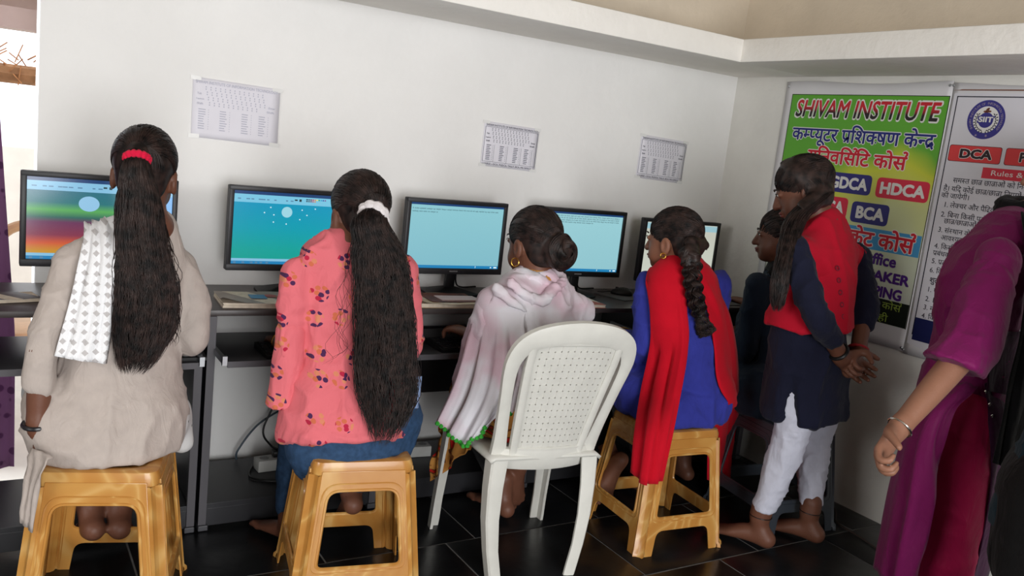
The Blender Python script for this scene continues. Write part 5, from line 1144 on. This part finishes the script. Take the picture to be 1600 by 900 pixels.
A0 = A
def woman_purple():
    A = lambda x, y, Y: A0(x, y, Y*.885)
    root = person('standing person in a long purple tunic with crimson trousers and a silver bangle', (2.64, 1.505)); loc = np.array(root.location)
    s = .97; fr = Fr(A(1654, 270, 1.74), (-.55, .82, -.12)); nb = A(1602, 342, 1.71); fw = unit((-.62, .78, 0)); side = unit((.78, .62, 0))
    MP = cloth('purple_silk', (112, 22, 80), .05, .55); MC = cloth('crimson_silk', (168, 24, 76), .05, .55); MDk = cloth('dark_purple_net', (58, 18, 50), .2, .7, 60)
    K = Fld(); K.loft([A(1592, 345, 1.71), A(1578, 360, 1.70), A(1560, 388, 1.70), A(1535, 450, 1.69), A(1522, 530, 1.69), A(1508, 600, 1.69), A(1502, 640, 1.69)], [.06, .11, .14, .14, .132, .15, .158], [.055, .073, .092, .128, .118, .128, .136], side, 5)
    shL, elL, wrL = A(1560, 405, 1.57), A(1512, 545, 1.50), A(1402, 672, 1.50); shR, elR, wrR = v3(2.75, 1.61, 1.2), v3(2.8, 1.6, .94), v3(2.78, 1.54, .72)
    K.loft([shL, (shL+elL)/2], [.06, .06], k=.03); SV = Fld(); ad = unit(wrL-elL); SV.loft([shL+v3(0, 0, -.01), (shL+elL)/2, elL, elL+ad*.12], [.06, .07, .075, .082]); SV.clip(A(1502, 580, 1.50), ad*.6+v3(0, 0, -.75)); SV.build('sleeve', .008, MP, root, folds(.005, 14, 4, 55)); K.loft([shR, elR], [.055, .045], k=.03); K.build('tunic', .008, MP, root, folds(.0055, 12, 4, 101))
    hipL, hipR = A(1508, 640, 1.64), A(1500, 640, 1.76); anL, anR = v3(2.64, 1.4, .085), v3(2.71, 1.53, .085)
    P_ = Fld()
    for h, a in ((hipL, anL), (hipR, anR)): P_.loft([h, h*.5+a*.5, a+v3(0, 0, .02)], [.105, .09, .07], k=.08)
    P_.clip(v3(0, 0, .03), (0, 0, -1)); P_.build('trousers', .011, MC, root, folds(.006, 12, 3, 7))
    drape('front_panel', [[A(1452, 560, 1.78), A(1455, 590, 1.70), A(1480, 600, 1.60), A(1530, 600, 1.53)], [A(1432, 640, 1.78), A(1428, 650, 1.70), A(1450, 655, 1.58), A(1492, 645, 1.53)], [A(1405, 740, 1.80), A(1402, 745, 1.70), A(1426, 745, 1.59), A(1466, 745, 1.54)], [A(1385, 830, 1.82), A(1384, 835, 1.72), A(1406, 840, 1.61), A(1446, 840, 1.56)], [A(1373, 880, 1.82), A(1372, 890, 1.73), A(1394, 925, 1.63), A(1430, 940, 1.57)]], MP, root, 7, 7, (.012, 2.2), (P_,), .008, .003, 13)
    drape('back_panel', [[A(1540, 600, 1.52), A(1565, 590, 1.58), A(1590, 580, 1.66)], [A(1546, 650, 1.52), A(1568, 650, 1.57), A(1592, 650, 1.66)], [A(1538, 740, 1.53), A(1556, 740, 1.58), A(1576, 740, 1.66)], [A(1516, 850, 1.54), A(1535, 850, 1.60), A(1552, 850, 1.68)], [A(1490, 945, 1.56), A(1512, 945, 1.61), A(1532, 940, 1.69)]], MDk, root, 7, 7, (.006, 2), (P_,), .008, .003, 17)
    drape('side_net', [[A(1562, 520, 1.53), A(1580, 515, 1.56), A(1600, 505, 1.62)], [A(1545, 570, 1.52), A(1566, 575, 1.55), A(1592, 580, 1.64)], [A(1540, 610, 1.52), A(1566, 615, 1.56), A(1592, 615, 1.65)]], MDk, root, 7, 7, (.003, 2), (K,), .008)
    B = Fld(); head(B, fr, nb, s); B.loft([nb, A(1560, 395, 1.70), A(1522, 530, 1.69), A(1503, 640, 1.69)], [.052, .11, .1, .12], [.05, .06, .08, .1], side)
    for a, b, c in ((shL, elL, wrL), (shR, elR, wrR)): B.loft([a, b], [.045, .043]); B.loft([b, b*.55+c*.45, c], [.041, .037, .027])
    hand(B, wrL, A(1374, 714, 1.49)-wrL, unit(v3(.75, -.2, -.25)), unit(v3(-.4, -.1, .9)), (.85, .85, .85, .85), .8, 1.16); hand(B, wrR, v3(0, -.1, -1), v3(-1, 0, 0), v3(0, 1, 0), (.4,)*4)
    for h, a in ((hipL, anL), (hipR, anR)): B.loft([h, h*.5+a*.5, a], [.08, .06, .036])
    for a, b in ((anL, 1), (anR, -1)): foot(B, a, v3(-.2, .98, 0), (0, 0, -1), 1, b)
    B.build('body', .005, SKIN_L, root); face(fr, B, s, root)
    ring(root, 'bangle', wrL*.97+elL*.03, wrL-elL, .033, .0032, SILVER); ring(root, 'neck_chain', nb+v3(-.005, 0, .0), (0.3, -.2, 1), .064, .0016, GOLD, 40, .9)
    for x, y in ((1532, 580), (1546, 632), (1550, 650), (1540, 612)):
        ring(root, 'bead', A(x, y, 1.513), (0, 1, 0), .003, .0022, SILVER, 8)
    tie = v3(0, -.1, -.02); H, P = scalp(fr, tie, s); P2 = tail(H, [fr(*tie), fr(.01, -.13, -.1), A(1640, 420, 1.6), A(1640, 520, 1.58)], [.02, .035, .04, .02], [.02, .03, .03, .015], (1, 0, 0), 160, .0012)
    build_hair(root, H, [(P, .0016), (P2, .0012)])
    MK = cloth('black_scarf_cloth', (17, 17, 19), .15); S = Fld(); rp = [nb+v3(.074*cos(t)+.012, .068*sin(t), .026+.012*sin(t+.6)) for t in np.linspace(0, 2*pi, 15)]; S.loft(rp, .032, n=3, k=.03); S.loft([nb+v3(-.05, -.05, .03), nb+v3(0, -.08, .0), nb+v3(.06, -.1, -.04)], [.03, .035, .04]); S.build('scarf', .007, MK, root, folds(.004, 20, 14, 2))
    drape('scarf_fall', [[A(1596, 330, 1.62), A(1612, 332, 1.60), A(1630, 335, 1.60)], [A(1604, 420, 1.52), A(1622, 420, 1.50), A(1640, 420, 1.52)], [A(1592, 520, 1.47), A(1612, 520, 1.45), A(1634, 520, 1.47)], [A(1570, 620, 1.46), A(1594, 620, 1.44), A(1618, 620, 1.46)], [A(1550, 722, 1.46), A(1576, 732, 1.44), A(1600, 732, 1.46)]], MK, root, 6, 7, (.008, 2), (K,), .008, .004)
woman_purple()

def woman_teal():
    c = A(1676, 700, 1.02); root = person('standing person in dark teal and black at the right edge of the picture', (c[0], c[1])); x, y = c[0], c[1]
    fr = Fr(v3(x+.02, y+.02, 1.42), (-.5, .85, -.1)); nb = v3(x+.02, y, 1.28); side = unit((.87, .5, 0))
    K = Fld(); K.loft([nb, nb+v3(0, 0, -.05), v3(x, y, 1.17), v3(x, y, 1.0), v3(x, y, .85), v3(x, y, .66), v3(x-.0, y, .52)], [.06, .12, .155, .155, .14, .17, .178], [.055, .075, .09, .11, .11, .14, .15], side, 5)
    shL, elL, wrL = v3(x-.12, y-.1, 1.17), v3(x-.13, y-.13, .9), v3(x-.08, y-.12, .68); shR, elR, wrR = v3(x+.15, y+.1, 1.17), v3(x+.18, y+.12, .9), v3(x+.17, y+.08, .68)
    for a, b, w in ((shL, elL, wrL), (shR, elR, wrR)): K.loft([a, b, b*.4+w*.6], [.055, .048, .04], k=.02)
    K.clip(v3(0, 0, .55), (0, 0, -1)); K.build('tunic', .011, cloth('dark_teal_cotton', (22, 44, 54)), root, folds(.006, 13, 4, 111))
    P_ = Fld(); 
    for q in (-1, 1): P_.loft([v3(x+q*.08, y+q*.05, .7), v3(x+q*.09, y+q*.05, .45), v3(x+q*.09, y+q*.05, .07)], [.12, .1, .06], k=.04)
    P_.loft([v3(x, y, .66), v3(x, y, .5)], [.175, .165], [.145, .14], side, k=.05); P_.clip(v3(0, 0, .05), (0, 0, -1)); P_.build('trousers', .012, cloth('black_cotton', (15, 14, 15)), root, folds(.004, 13, 6, 4))
    B = Fld(); head(B, fr, nb); B.loft([nb, v3(x, y, 1.1), v3(x, y, .7)], [.05, .1, .12], [.05, .07, .1], side)
    for a, b, w in ((shL, elL, wrL), (shR, elR, wrR)): B.loft([a, b], [.042, .036]); B.loft([b, w], [.036, .026])
    hand(B, wrL, v3(.1, 0, -1), v3(1, 0, 0), v3(0, 1, 0), (.3,)*4); hand(B, wrR, v3(0, -.1, -1), v3(-1, 0, 0), v3(0, 1, 0), (.3,)*4)
    for q in (-1, 1): B.loft([v3(x+q*.09, y+q*.05, .5), v3(x+q*.09, y+q*.05, .1)], [.05, .035]); foot(B, v3(x+q*.09, y+q*.05, .085), (-.5, .85, 0), (0, 0, -1), 1, -q)
    B.build('body', .006, SKIN, root); face(fr, B, 1, root); tie = v3(0, -.1, -.01); H, P = scalp(fr, tie); P2 = tail(H, [fr(*tie), fr(0, -.14, -.1), fr(0, -.17, -.25), fr(0, -.17, -.4)], [.02, .03, .03, .015], [.02, .03, .03, .015], (1, 0, 0), 140, .0013); build_hair(root, H, [(P, .0016), (P2, .0012)])
woman_teal()

# ------------------------------------------------------------------ lettering
def lettering(name, text, m, parent, plane, box=None, base=None, em=None, off=0.0, shear=0.0, depth=.0004, lift=.0):
    """flat letters; plane(s, z, d) maps to parent space; box=(s0,s1,z0,z1) fits the ink, or base=(s,z) with em size"""
    V, F = compose(text, off)
    V = V.copy(); V[:, 0] += shear*V[:, 1]
    if box: 
        lo, hi = V.min(0), V.max(0); V = (V-lo)/(hi-lo)*np.array([box[1]-box[0], box[3]-box[2]])+np.array([box[0], box[2]])
        if lift: c = np.array([(box[0]+box[1])/2, (box[2]+box[3])/2]); V = c+(V-c)*np.array([1+lift/(box[1]-box[0]), 1+lift/(box[3]-box[2])])
    else: V = V*em+np.array(base)
    k = len(V)//9 if off > 0 else len(V); P = [plane(a, b, depth+.00003*(i//k)) for i, (a, b) in enumerate(V)]; me = bpy.data.meshes.new(name); me.from_pydata(P, [], F); me.materials.append(m)
    return link(bpy.data.objects.new(name, me), parent)
def panel(name, m, parent, plane, s0, s1, z0, z1, d, r=0.0, n=4):
    pl = rpoly([(s0, z0), (s1, z0), (s1, z1), (s0, z1)], r, n) if r else [(s0, z0), (s1, z0), (s1, z1), (s0, z1)]
    k = len(pl); V = [plane(a, b, d) for a, b in pl]+[plane(a, b, d-.0003) for a, b in pl]
    me = bpy.data.meshes.new(name); me.from_pydata(V, [], [tuple(range(k))]+[(i, k+i, k+(i+1) % k, (i+1) % k) for i in range(k)]); me.materials.append(m); return link(bpy.data.objects.new(name, me), parent)
INK = lambda n, c: mat('ink_'+n, c, .45, 0, 8, 0, 60, .3)
PWH = mat('white_vinyl', (206, 204, 206), .38, .03, 6, .1, 9, .4)
def banner(name, label, y0, y1, z0, z1, wav):
    """vinyl sheet on the right wall; local s runs along -Y"""
    t = thing(name, label, 'poster', (XR-.004, y0, 0)); w = y0-y1; n, k = 30, 30; V = []
    for j in range(k+1):
        for i in range(n+1):
            u, v = i/n, j/n; edge = max(0, .06-v)/.06+max(0, v-.955)/.045
            V.append((-.0012-.0018*edge*(1+sin(u*9+wav))-.0002, -u*w, z0+(z1-z0)*v+(.006*sin(u*7+wav) if v > .99 else 0)))
    F = [(j*(n+1)+i, j*(n+1)+i+1, (j+1)*(n+1)+i+1, (j+1)*(n+1)+i) for j in range(k) for i in range(n)]
    o = np_mesh('sheet', V, F, PWH, t); md = o.modifiers.new('thickness', 'SOLIDIFY'); md.thickness = .0006
    return t, (lambda s, z, d: (-.0022-d, -s, z))
def poster_one():
    y0 = 2.876; t, pl_ = banner('poster', 'green and yellow institute poster with red and blue lettering behind the red vest', y0+.042, y0-.795, .742, 1.832, .5); pl = lambda s, z, d: pl_(s+.042, z, d)
    M = mat('poster_print_green', (120, 180, 60), .4, 0, 8, 0, 60, .4); nt = M.node_tree; L = nt.links.new; tc = N(nt, 'ShaderNodeTexCoord'); sp = N(nt, 'ShaderNodeSeparateXYZ'); L(tc.outputs['Generated'], sp.inputs[0])
    ns = N(nt, 'ShaderNodeTexNoise', i_Scale=2.6, i_Detail=1.0); L(tc.outputs['Generated'], ns.inputs['Vector']); ad = N(nt, 'ShaderNodeMath', operation='MULTIPLY_ADD'); ad.inputs[1].default_value = .55; L(ns.outputs[0], ad.inputs[0]); L(sp.outputs['Z'], ad.inputs[2])
    r = N(nt, 'ShaderNodeValToRGB'); L(ad.outputs[0], r.inputs[0]); e = r.color_ramp.elements; e[0].position = .35; e[0].color = lin((196, 200, 190)); e[1].position = 1.0; e[1].color = lin((86, 158, 40))
    for p, c in ((.62, (198, 206, 176)), (.78, (196, 198, 92)), (.9, (190, 196, 50))): k = e.new(p); k.color = lin(c)
    L(r.outputs[0], nt.nodes['Principled BSDF'].inputs['Base Color'])
    panel('print', M, t, pl, 0, .79, .832, 1.779, .0004)
    fr_ = INK('black', (16, 20, 16))
    for a in ((0, .79, 1.776, 1.779), (0, .003, .832, 1.779), (.787, .79, .832, 1.779)): panel('border_line', fr_, t, pl, *a, .0008)
    wht = INK('white', (216, 214, 210))
    Mg = mat('ink_red_black', (150, 20, 30), .45); nt = Mg.node_tree; tc = N(nt, 'ShaderNodeTexCoord'); sp = N(nt, 'ShaderNodeSeparateXYZ'); r = N(nt, 'ShaderNodeValToRGB'); nt.links.new(tc.outputs['Generated'], sp.inputs[0]); nt.links.new(sp.outputs['Z'], r.inputs[0]); e = r.color_ramp.elements; e[0].position = .3; e[0].color = lin((24, 14, 18)); e[1].position = .62; e[1].color = lin((186, 26, 40)); nt.links.new(r.outputs[0], nt.nodes['Principled BSDF'].inputs['Base Color'])
    def out(txt, m, box, off=.03, o2=.06, shear=0.0, lift=.007):
        lettering('letter_outline', txt, wht, t, pl, box, None, None, o2, shear, .0010, lift); return lettering('lettering', txt, m, t, pl, box, None, None, off, shear, .0016)
    out('SHIVAM INSTITUTE', Mg, (.037, .762, 1.676, 1.754), .022, .065, .16, .014)
    out('कम्प्यूटर प्रशिक्षण केन्द्र', INK('navy', (28, 38, 112)), (.037, .764, 1.548, 1.648), .02, .06)
    red = INK('red', (190, 26, 44)); navy = INK('navy', (28, 38, 112)); rbox = INK('rose_red', (204, 40, 66)); bbox = INK('indigo', (44, 40, 112))
    out('युनिवर्सिटि कोर्स', red, (.145, .656, 1.452, 1.552), .025, .065)
    for txt, m, a, b in (('PGDCA', bbox, (.235, .508, 1.353, 1.44), (.262, .49, 1.37, 1.424)), ('HDCA', rbox, (.533, .778, 1.352, 1.437), (.553, .762, 1.368, 1.42)), ('DCA', rbox, (.225, .408, 1.24, 1.332), (.25, .39, 1.257, 1.315)), ('BCA', bbox, (.43, .616, 1.234, 1.324), (.456, .596, 1.252, 1.307))):
        panel('course_box', m, t, pl, *a, .0008, .022, 5); lettering('lettering', txt, wht, t, pl, b, None, None, .045, 0, .0013)
    panel('blue_band', INK('sky_blue', (66, 142, 190)), t, pl, .02, .784, 1.13, 1.219, .0008)
    out('सर्टिफिकेट कोर्स', red, (.2, .76, 1.138, 1.226), .025, .065)
    pur = INK('purple', (72, 28, 118))
    lettering('lettering', 'MS Office', pur, t, pl, (.42, .692, 1.07, 1.121), None, None, .035, 0, .0013); lettering('lettering', 'PAGE MAKER', pur, t, pl, (.36, .767, 1.004, 1.05), None, None, .045, 0, .0013); lettering('lettering', 'HINDI TYPING', pur, t, pl, (.36, .744, .938, .986), None, None, .045, 0, .0013)
    panel('black_band', INK('dark_green', (14, 22, 14)), t, pl, .02, .786, .834, .934, .0008)
    yg = INK('lime', (150, 172, 74)); lettering('lettering', 'कम्प्यूटर कोर्स', yg, t, pl, (.49, .752, .884, .934), None, None, 0, 0, .0013); lettering('lettering', 'यही नही', yg, t, pl, (.53, .7, .836, .88), None, None, 0, 0, .0013)
    for s, z in ((-.03, 1.815), (.78, 1.82), (.785, .755)): MB().lathe([(.006, 0), (.004, .003)], (0, 0, 0), 10).build('nail', M_STEEL, t, True, Matrix.Translation(pl(s, z, .001)) @ Matrix.Rotation(radians(-90), 4, 'Y'))
poster_one()
def poster_two():
    y0 = 2.083; t, pl_ = banner('poster', 'white rules poster with a round blue emblem, right of the green poster', y0-.004, y0-.80, .735, 1.825, 2.0); pl = lambda s, z, d: pl_(s-.004, z, d)
    MBL = INK('ink_dark', (20, 22, 40)); navy = INK('navy', (28, 38, 112)); wht = INK('white', (216, 214, 210)); rose = INK('coral_red', (208, 60, 62)); o = .793
    panel('print', mat('poster_print_white', (204, 202, 208), .4, .02, 5), t, pl, .012, .79, .75, 1.79, .0003)
    for a in ((.026, .78, 1.775, 1.779), (.026, .030, .82, 1.779)): panel('border_line', MBL, t, pl, *a, .0008)
    panel('brown_strip', INK('brown', (120, 84, 70)), t, pl, .006, .79, 1.80, 1.805, .0008); panel('navy_band', INK('deep_navy', (20, 26, 74)), t, pl, .03, .78, .80, .893, .0008)
    # emblem
    cs, cz = .951-o, 1.692
    def dsc(name, m, r, d, c=(0, 0), n=48, ry=None):
        V = [pl(cs+c[0]+r*cos(2*pi*k/n), cz+c[1]+(ry or r)*sin(2*pi*k/n), d) for k in range(n)]; me = bpy.data.meshes.new(name); me.from_pydata(V, [], [tuple(range(n))]); me.materials.append(m); return link(bpy.data.objects.new(name, me), t)
    ind = INK('emblem_indigo', (52, 48, 124)); dsc('emblem_disc', ind, .0735, .0006); dsc('emblem_field', wht, .05, .0009); dsc('emblem_globe', ind, .029, .0012, (0, -.002))
    txt = 'SHIVAM INSTITUTE OF INFORMATION TECHNOLOGY'; V = []; F = []
    for i, c in enumerate(txt):
        if c == ' ': continue
        gv, gf, a = glyph(c); an = radians(215-250*i/(len(txt)-1)); k = len(V)
        for x, y in gv: rr = .0565+y*.0125; q = an-(x-a/2)*.0125/.0565; V.append(pl(cs+rr*cos(q), cz+rr*sin(q), .001))
        F += [tuple(j+k for j in f) for f in gf]
    me = bpy.data.meshes.new('emblem_lettering'); me.from_pydata(V, [], F); me.materials.append(INK('emblem_gold', (150, 138, 150))); link(bpy.data.objects.new('emblem_lettering', me), t)
    for sg in (-1, 1):
        V = []; F = []
        for i in range(9):
            an = radians(-80+i*14) if sg > 0 else radians(260-i*14); p = Vector((cs+.039*cos(an), cz-.004+.039*sin(an)))
            for sd in (-1, 1):
                q = Vector((cos(an+sd*.9+sg*.9), sin(an+sd*.9+sg*.9))); n = Vector((-q.y, q.x)); k = len(V); V += [pl(*(p), .0012), pl(*(p+q*.005+n*.0025), .0012), pl(*(p+q*.011), .0012), pl(*(p+q*.005-n*.0025), .0012)]; F.append((k, k+1, k+2, k+3))
        me = bpy.data.meshes.new('laurel'); me.from_pydata(V, [], F); me.materials.append(INK('ink_dark', (20, 22, 40))); link(bpy.data.objects.new('laurel', me), t)
    lettering('emblem_letters', 'SIIT', ind, t, pl, (cs-.031, cs+.031, cz-.012, cz+.012), None, None, .09, 0, .0015, .006); lettering('emblem_letters', 'SIIT', wht, t, pl, (cs-.028, cs+.028, cz-.01, cz+.011), None, None, .035, 0, .0018)
    br = INK('emblem_brown', (112, 62, 48))
    for x, z, r, ry in ((0, .034, .006, .009), (-.008, .03, .007, .004), (.009, .031, .007, .004), (.004, .041, .004, .004)): dsc('emblem_flame', br, r, .0013, (x, z), 14, ry)
    for x in (-.028, .012):
        V = [pl(cs+x+.006*(1 if k % 2 else .42)*cos(pi/2+k*pi/5), cz-.06+.006*(1 if k % 2 else .42)*sin(pi/2+k*pi/5), .0011) for k in range(10)]; me = bpy.data.meshes.new('emblem_star'); me.from_pydata(V, [], [tuple(range(10))]); me.materials.append(INK('emblem_gold', (150, 138, 150))); link(bpy.data.objects.new('emblem_star', me), t)
    for txt, a in (('DCA', (.828-o, 1.037-o, 1.528, 1.592)), ('PGDCA', (1.051-o, 1.30-o, 1.528, 1.592))):
        panel('course_box', INK('box_dark', (74, 20, 26)), t, pl, *a, .0006, .01, 4); panel('course_box', rose, t, pl, a[0]+.002, a[1]-.002, a[2]+.002, a[3]-.002, .0009, .01, 4)
        w = a[1]-a[0]; lettering('lettering', txt, wht, t, pl, (a[0]+w*.22, a[1]-w*.16, a[2]+.014, a[3]-.013), None, None, .09, 0, .0012, .004); lettering('lettering', txt, INK('maroon_black', (44, 26, 32)), t, pl, (a[0]+w*.22, a[1]-w*.16, a[2]+.014, a[3]-.013), None, None, .05, 0, .0016)
    panel('rules_box', INK('rules_red', (200, 48, 66)), t, pl, .977-o, 1.36-o, 1.473, 1.514, .0008); lettering('lettering', 'Rules & Regulations', wht, t, pl, (1.013-o, 1.325-o, 1.48, 1.505), None, None, .0, 0, .0012)
    em = .0285
    for txt, s, z in (('समस्त छात्र छात्राओं को निम्नलिखित', .868, 1.446), ('है। यदि कोई छात्र/छात्रा नियमों का उल्लंघन', .835, 1.412), ('की जायेगी।', .832, 1.384), ('1. लेक्चर और पैट्रिकल कक्षाओं में', .848, 1.348), ('2. बिना किसी पूर्व सूचना के', .845, 1.309), ('छात्र/छात्राओं की', .863, 1.285), ('3. संस्थान के द्वारा', .845, 1.248), ('आवश्यकता', .863, 1.219), ('4. किसी भी', .843, 1.182), ('प्रबंधक', .843, 1.154), ('5. प्रत्येक', .844, 1.121), ('6. किसी', .843, 1.084), ('1. प्र', .848, 1.006), ('2. 10', .848, .967), ('3. मा', .847, .932), ('4. वि', .846, .897)):
        lettering('text_line', txt, MBL, t, pl, None, (s-o, z), em, .004, 0, .0008)
    lettering('text_line', 'शुल्क', MBL, t, pl, None, (.851-o, 1.044), .031, .015, 0, .0008)
    for s, z in ((.002, 1.82), (.002, .75)): MB().lathe([(.006, 0), (.004, .003)], (0, 0, 0), 10).build('nail', M_STEEL, t, True, Matrix.Translation(pl(s, z, .001)) @ Matrix.Rotation(radians(-90), 4, 'Y'))
poster_two()

# ------------------------------------------------------------------ typing charts taped to the back wall
def chart(label, TL, TR, BR, BL, frame, ink, faded):
    c = [A(*p, YW-.003) for p in (TL, TR, BR, BL)]; org = c[3]; t = thing('typing_chart', label, 'paper', tuple(org), 0, 'typing charts on the back wall'); ex = ((c[1]-c[0])+(c[2]-c[3]))/2; ez = ((c[0]-c[3])+(c[1]-c[2]))/2
    def pl(u, v, d): p = ex*u+ez*v; return (p[0], -.0005-d, p[2])
    n = 10; V = [pl(i/n, j/n, .0008*(1+sin(i*.9+j*.5))*(1 if j in (0, n) or i in (0, n) else .3)) for j in range(n+1) for i in range(n+1)]
    F = [(j*(n+1)+i, j*(n+1)+i+1, (j+1)*(n+1)+i+1, (j+1)*(n+1)+i) for j in range(n) for i in range(n)]
    np_mesh('sheet', V, F, mat('printer_paper', (224, 222, 230), .7, .02, 9), t).modifiers.new('thickness', 'SOLIDIFY').thickness = .0003
    m = mat('chart_ink_%d' % ink, (ink, ink, ink+14), .7)
    lettering('title', 'SHIVAM INSTITUTE OF INFORMATION TECHNOLOGY', m, t, pl, (.03, .97, .905, .955), None, None, .012, 0, .002)
    if frame:
        for a in ((.02, .98, .885, .892), (.02, .98, .105, .112), (.02, .026, .105, .892), (.974, .98, .105, .892)): panel('frame_line', m, t, pl, *a, .002)
        lettering('footer', 'COURSE :- DCA, PGDCA, TALLY, BCA, MS OFFICE', m, t, pl, (.02, .92, .03, .08), None, None, .012, 0, .002)
    for txt, b in (('Tab', (.05, .1, .72, .755)), ('Capslock', (.04, .13, .63, .665)), ('Shift', (.05, .12, .555, .59)), ('Enter', (.87, .95, .63, .665)), ('Shift', (.85, .94, .555, .59))): lettering('key_name', txt, m, t, pl, b, None, None, .02, 0, .002)
    for j in range(4):
        for q in (0, 1):
            g = MB()
            for i in range(13):
                u = .14+i*.054+.015*j; v = .845-j*.085-q*.038; 
                if u < .9 and (j < 3 or i < 11): g.add([pl(u, v, .002), pl(u+.012, v, .002), pl(u+.012, v+.022, .002), pl(u, v+.022, .002)], [(0, 1, 2, 3)])
            o = g.build('key_row', m, t); o['kind'] = 'stuff'
    for k, u0 in enumerate((.07, .31, .56, .76)):
        g = MB()
        for j in range(9):
            v = .47-j*.04; w = random.uniform(.055, .085)
            g.add([pl(u0, v, .002), pl(u0+w, v, .002), pl(u0+w, v+.016, .002), pl(u0, v+.016, .002)], [(0, 1, 2, 3)]); g.add([pl(u0+.11, v, .002), pl(u0+.116, v, .002), pl(u0+.116, v+.016, .002), pl(u0+.11, v+.016, .002)], [(0, 1, 2, 3)])
        o = g.build('code_column', m, t); o['kind'] = 'stuff'
        if frame: panel('frame_line', m, t, pl, u0+.14, u0+.143, .11, .5, .002)
    tp = mat('clear_tape', (228, 228, 226), .2, .02, 9)
    for u, v in ((.03, .985), (.97, .975), (.03, .02), (.96, .02)): panel('tape', tp, t, pl, u-.06, u+.06, v-.035, v+.035, .0016)
chart('pale faded typing chart on the wall above the beige tunic', (303, 120), (438, 140), (434, 230), (298, 213), False, 184, True)
chart('framed typing chart on the wall above the person in the white shawl', (757, 188), (843, 202), (834, 268), (750, 258), True, 96, False)
chart('smaller typing chart on the wall above the blue tunic', (1003, 210), (1074, 222), (1064, 287), (993, 277), True, 104, False)
